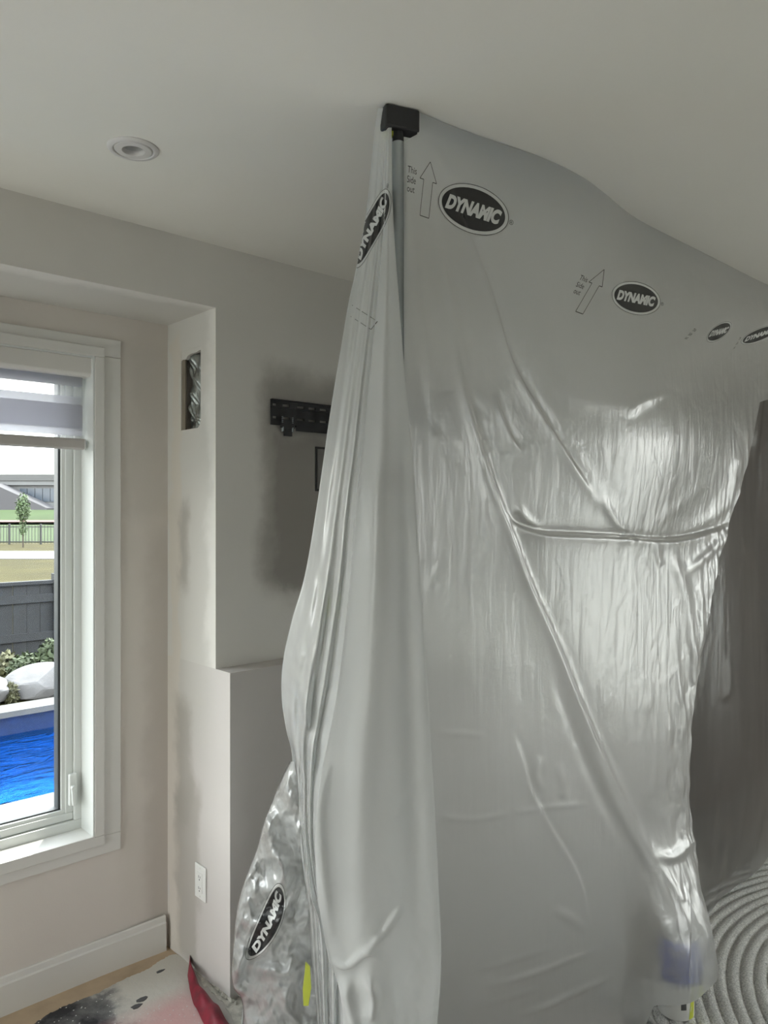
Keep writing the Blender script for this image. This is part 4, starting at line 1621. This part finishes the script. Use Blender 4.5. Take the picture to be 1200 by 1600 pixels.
side_out(affine((643, 281), (9, 2.5), (1.2, -16)), B_front, arrow=False)
side_out(affine((640, 293), (10, 3.5), (1.8, -16.5)), B_front, words=False)
side_out(affine((907, 446), (7.6, 3.0), (5.5, -11.2)), B_front, arrow=False)
side_out(affine((900, 452), (8.0, 3.0), (7.5, -13)), B_front, words=False, lw=.04)
side_out(affine((1079, 522), (3.2, .6), (6.5, -6.6)), B_front, arrow=False)
side_out(affine((1152, 536), (2.2, -1), (4.5, -7.5)), B_front, arrow=False)
side_out(affine((535, 513), (7, -9), (-14, -9)), B_side, words=False)

# ------------------------------------------------------------------ outdoors
GZ0 = -0.17
PY0, PY1 = 4.92, 7.12
gb = MB()
gb.box(-300, 300, PY1 + .0, 400, GZ0 - .3, GZ0)
gb.box(-300, -4, 3.0, PY1, GZ0 - .3, GZ0)
gb.box(11, 300, 3.0, PY1, GZ0 - .3, GZ0)
struct(gb.build('ground', M['grass']))
struct(MB().box(-300, 300, -200, 3.0, GZ0 - .3, GZ0).build('bounce_ground', mat('bounce_ground_pale', (.42, .41, .38), .9)))  # unseen ground, made pale to bounce daylight up to the ceiling
struct(MB().box(-4, 11, 2.95, PY0, GZ0 - .3, GZ0 + .005).build('pool_deck', M['concrete']))
pool = thing('swimming_pool', (3.5, 6, -1.4), 'in-ground swimming pool with bright blue liner and rippled water outside', 'pool')
MB().box(-4, 11, PY0, PY1, -1.5, -1.4).box(-4, 11, PY0 + 0.0, PY0 + .9, -1.4, -1.0).build('liner_floor', M['liner'], pool)
MB().box(-4, 11, PY1 - .02, PY1 - .002, -1.4, -.40).build('liner_wall', M['liner'], pool)
MB().box(-4, 11, PY0, PY0 + .02, -1.4, GZ0 - .02).build('liner_wall', M['liner'], pool)
MB().box(-4, 11, PY1 - .02, PY1 - .002, -.40, GZ0 - .03).build('liner_border', M['liner_dark'], pool)
st = MB()
for k in range(24):
    a0, a1 = k / 24, (k + 1) / 24
    x0_, x1_ = 1.0 + 3.2 * a0, 1.0 + 3.2 * a1
    y_ = 6.55 - .35 * math.sin(math.pi * a0)
    st.box(x0_, x1_, y_, PY1 - .02, -.85, -.72)
st.build('bench_step', M['liner'], pool)
MB().box(-4, 11, PY0 + .001, PY1 - .021, -.36, -.35).build('water', M['water'], pool)
tag(MB().box(-4, 11, PY1 - .06, PY1 + .22, GZ0 - .02, GZ0 + .03).build('pool_coping', M['concrete']), 'pale stone coping along the far edge of the pool', 'coping')


def boulder(x, y, z, sx, sy, sz, seed, label):
    r = np.random.RandomState(seed)
    bm = bmesh.new()
    bmesh.ops.create_icosphere(bm, subdivisions=4, radius=1)
    dirs = r.randn(16, 3)
    dirs /= np.linalg.norm(dirs, axis=1)[:, None]
    lim = .72 + .2 * r.rand(16)
    for v in bm.verts:
        p = np.array(v.co)
        for d_, l in zip(dirs, lim):
            k = p @ d_
            if k > l:
                p = p - d_ * (k - l) * .9
        v.co = (p[0] * sx + x, p[1] * sy + y, p[2] * sz + z)
    me = bpy.data.meshes.new('boulder')
    bm.to_mesh(me)
    bm.free()
    me.materials.append(M['rock'])
    o = bpy.data.objects.new('boulder', me)
    COL.objects.link(o)
    return tag(o, label, 'rock', 'boulders at the pool edge')


p = on_y(62, 1088, 7.62)
boulder(p[0] + .02, 7.62, GZ0 + .12, .36, .26, .19, 3, 'large pale flat-topped boulder at the far pool edge')
p = on_y(2, 1090, 7.60)
boulder(p[0] - .10, 7.60, GZ0 + .12, .19, .2, .14, 8, 'smaller pale boulder at the far pool edge by the frame edge')


def leaf_ball(name, c, r, n, size, m, parent, seed):
    rr = np.random.RandomState(seed)
    b = MB()
    for k in range(n):
        d = rr.randn(3)
        d /= np.linalg.norm(d)
        rad = (.55 + .5 * rr.rand())
        p_ = np.array(c) + d * np.array(r) * rad
        a = rr.randn(3)
        a /= np.linalg.norm(a)
        bb_ = np.cross(a, d)
        bb_ /= (np.linalg.norm(bb_) + 1e-6)
        s = size * (.6 + .8 * rr.rand())
        b.add([p_ - a * s, p_ + bb_ * s * .45, p_ + a * s, p_ - bb_ * s * .45], [(0, 1, 2, 3)])
    me = bpy.data.meshes.new(name)
    me.from_pydata(b.v, [], b.f)
    me.materials.append(m)
    o = bpy.data.objects.new(name, me)
    COL.objects.link(o)
    if parent is not None:
        o.parent = parent
        o.matrix_parent_inverse = Matrix.Translation(parent.location).inverted()
    o['kind'] = 'stuff'
    return o


def shrub(px, py, Y, r, m, label, seed):
    p_ = on_y(px, py, Y)
    o = thing('shrub', (p_[0], Y, GZ0), label, 'shrub')
    leaf_ball('foliage', (p_[0], Y, GZ0 + r[2] * .8), r, 900, .035, m, o, seed)
    s = MB()
    for k in range(6):
        a = k * 1.05
        s.tube((p_[0], Y, GZ0), (p_[0] + r[0] * .5 * math.cos(a), Y + r[1] * .5 * math.sin(a), GZ0 + r[2] * .9), .008, .004, 6)
    s.build('stems', M['bark'], o)


shrub(42, 1055, 8.05, (.17, .16, .19), M['leaf'], 'green shrub behind the large boulder, in front of the dark fence', 1)
shrub(80, 1055, 8.42, (.15, .15, .22), M['leaf'], 'taller green shrub behind the large boulder next to the window frame', 2)
shrub(6, 1060, 8.36, (.15, .15, .18), M['leaf_y'], 'yellowish shrub above the smaller boulder', 3)
shrub(17, 1096, 7.50, (.05, .05, .10), M['leaf_y'], 'small yellow-green tuft between the two boulders', 4)

# charcoal board fence
fz1 = .80
fe = thing('board_fence', (3.2, 8.9, GZ0), 'charcoal board fence across the garden beyond the pool', 'fence')
bme = MB().box(-.069, .069, -.01, .01, 0, fz1 - GZ0 - .05).build('board', M['fence'], fe, bevel=.002)
bme.matrix_parent_inverse = Matrix.Identity(4)
for k in range(-18, 22):
    o = bme if k == -18 else bme.copy()
    if k != -18:
        COL.objects.link(o)
    o.parent = fe
    o.location = (k * .142, .004 * (k % 3), .03)
for z in (.16, .58):
    MB().box(.4, 6.2, 8.868, 8.892, z, z + .09).build('rail', M['fence'], fe, bevel=.002)
MB().box(.4, 6.2, 8.86, 8.94, fz1 - .02, fz1 + .02).build('cap_rail', M['fence'], fe, bevel=.002)
for x in (on_y(87, 900, 8.9)[0] + .03, on_y(87, 900, 8.9)[0] - 1.9):
    MB().box(x - .06, x + .06, 8.84, 8.96, GZ0, fz1 + .09).build('post', M['fence'], fe, bevel=.004)

# lawn beyond, footpath, metal fence, track, field bank


def far(d):      # plan point straight out through the window at forward depth d
    r_ = ray(45, 800)
    return r_[0] * d, r_[1] * d


def band_across(name, d0, d1, z, m, half=60):
    a, b_ = np.array(far(d0)), np.array(far(d1))
    u_ = np.array([FY, -FX])
    q_ = [a - u_ * half, a + u_ * half, b_ + u_ * half, b_ - u_ * half]
    o = MB().prism([(p_[0], p_[1], z) for p_ in q_], (0, 0, .03)).build(name, m)
    return o


tag(band_across('footpath', 28.5, 34, GZ0, M['concrete']), 'pale concrete footpath crossing the lawn beyond the board fence', 'path')
struct(band_across('field', 44, 105, GZ0, M['field'], 120))
tag(band_across('running_track', 104, 124, GZ0 + .4, M['track'], 120), 'red running track strip across the sports field', 'track')
a, b_ = np.array(far(122)), np.array(far(150))
u_ = np.array([FY, -FX]) * 140
struct(MB().add([(*(a - u_), GZ0), (*(a + u_), GZ0), (*(b_ + u_), 2.0), (*(b_ - u_), 2.0), (*(b_ + u_), GZ0), (*(b_ - u_), GZ0)],
                [(0, 1, 2, 3), (3, 2, 4, 5), (0, 3, 5), (1, 4, 2)]).build('bank', M['field']))

d = 41.5
pa = np.array(far(d))
mfx, mfy = pa
mf = thing('metal_fence', (mfx, mfy, GZ0), 'black metal picket fence between the lawn and the sports field', 'fence')
ang = -math.atan2(FX, FY)
uu = np.array([FY, -FX])
zt = EYE - 21 / F * d


def fbox(name, off, w_, dz0, dz1, m, dep=.02):
    c0 = pa + uu * off
    return obox(c0[0], c0[1], w_ / 2, dep, dz0, dz1, uu).build(name, m, mf)


fbox('rail', 0, 9, zt - .10, zt - .05, M['iron'])
fbox('rail', 0, 9, GZ0 + .12, GZ0 + .17, M['iron'])
pk = MB().box(-.012, .012, -.012, .012, GZ0 + .05 - GZ0, zt - GZ0).build('picket', M['iron'], mf)
pk.matrix_parent_inverse = Matrix.Identity(4)
for k in range(-26, 27):
    o = pk if k == -26 else pk.copy()
    if k != -26:
        COL.objects.link(o)
    o.parent = mf
    o.location = (uu[0] * k * .17, uu[1] * k * .17, 0)
    o.rotation_euler = (0, 0, ang)
for off in (-2.75, -1.05, .65, 2.35):
    fbox('post', off, .09, GZ0, zt + .09, M['iron'], .045)

tx, ty = at_depth(36, 800, 38)[:2]
tr = thing('young_tree', (tx, ty, GZ0), 'slim young green tree standing in front of the metal picket fence', 'tree')
MB().tube((tx, ty, GZ0), (tx, ty, 1.9), .035, .015, 10).build('trunk', M['bark'], tr)
leaf_ball('crown', (tx, ty, 1.75), (.34, .34, .75), 900, .07, M['leaf_t'], tr, 9)
leaf_ball('lower_foliage', (tx, ty, .75), (.22, .22, .35), 160, .06, M['leaf_t'], tr, 10)

# school-like building far away
D = 165.0
pxm = D / F
bo = np.array(far(D))
bd = thing('building', (bo[0], bo[1], 1.9), 'long low grey-roofed building with white band and glazing, far beyond the field', 'building')


def bld(name, x0, x1, y0, y1, dep0, dep1, m):
    """box given by photo-measured extents turned into metres at the building's own distance"""
    cx = ((x0 + x1) / 2 - 45) * pxm
    hw = (x1 - x0) / 2 * pxm
    c0 = bo + uu * cx + np.array([FX, FY]) * (dep0 + dep1) / 2
    return obox(c0[0], c0[1], hw, (dep1 - dep0) / 2, EYE + (800 - y1) * pxm, EYE + (800 - y0) * pxm, uu).build(name, m, bd)


bld('wall', -160, 150, 758, 800, .5, 14, M['bld_white'])
bld('roof', -170, 160, 741, 751, -.6, 15, M['roof_grey'])
bld('fascia', -168, 158, 751, 758, -.3, 1, M['bld_white'])
bld('roof_unit', 82, 110, 736, 742, 2, 6, M['roof_grey'])
for k in range(9):
    bld('window', 30 + k * 12, 41 + k * 12, 763, 784, .3, .6, M['bld_glass'])
sl_ = []
for x, y in ((-140, 797), (92, 797), (92, 794), (8, 756), (-20, 756), (-140, 770)):
    c0 = bo + uu * ((x - 45) * pxm) + np.array([FX, FY]) * (-6)
    sl_.append((c0[0], c0[1], EYE + (800 - y) * pxm))
MB().prism(sl_, (FX * 5.5, FY * 5.5, 0)).build('roof_slope', M['roof_dark'], bd)
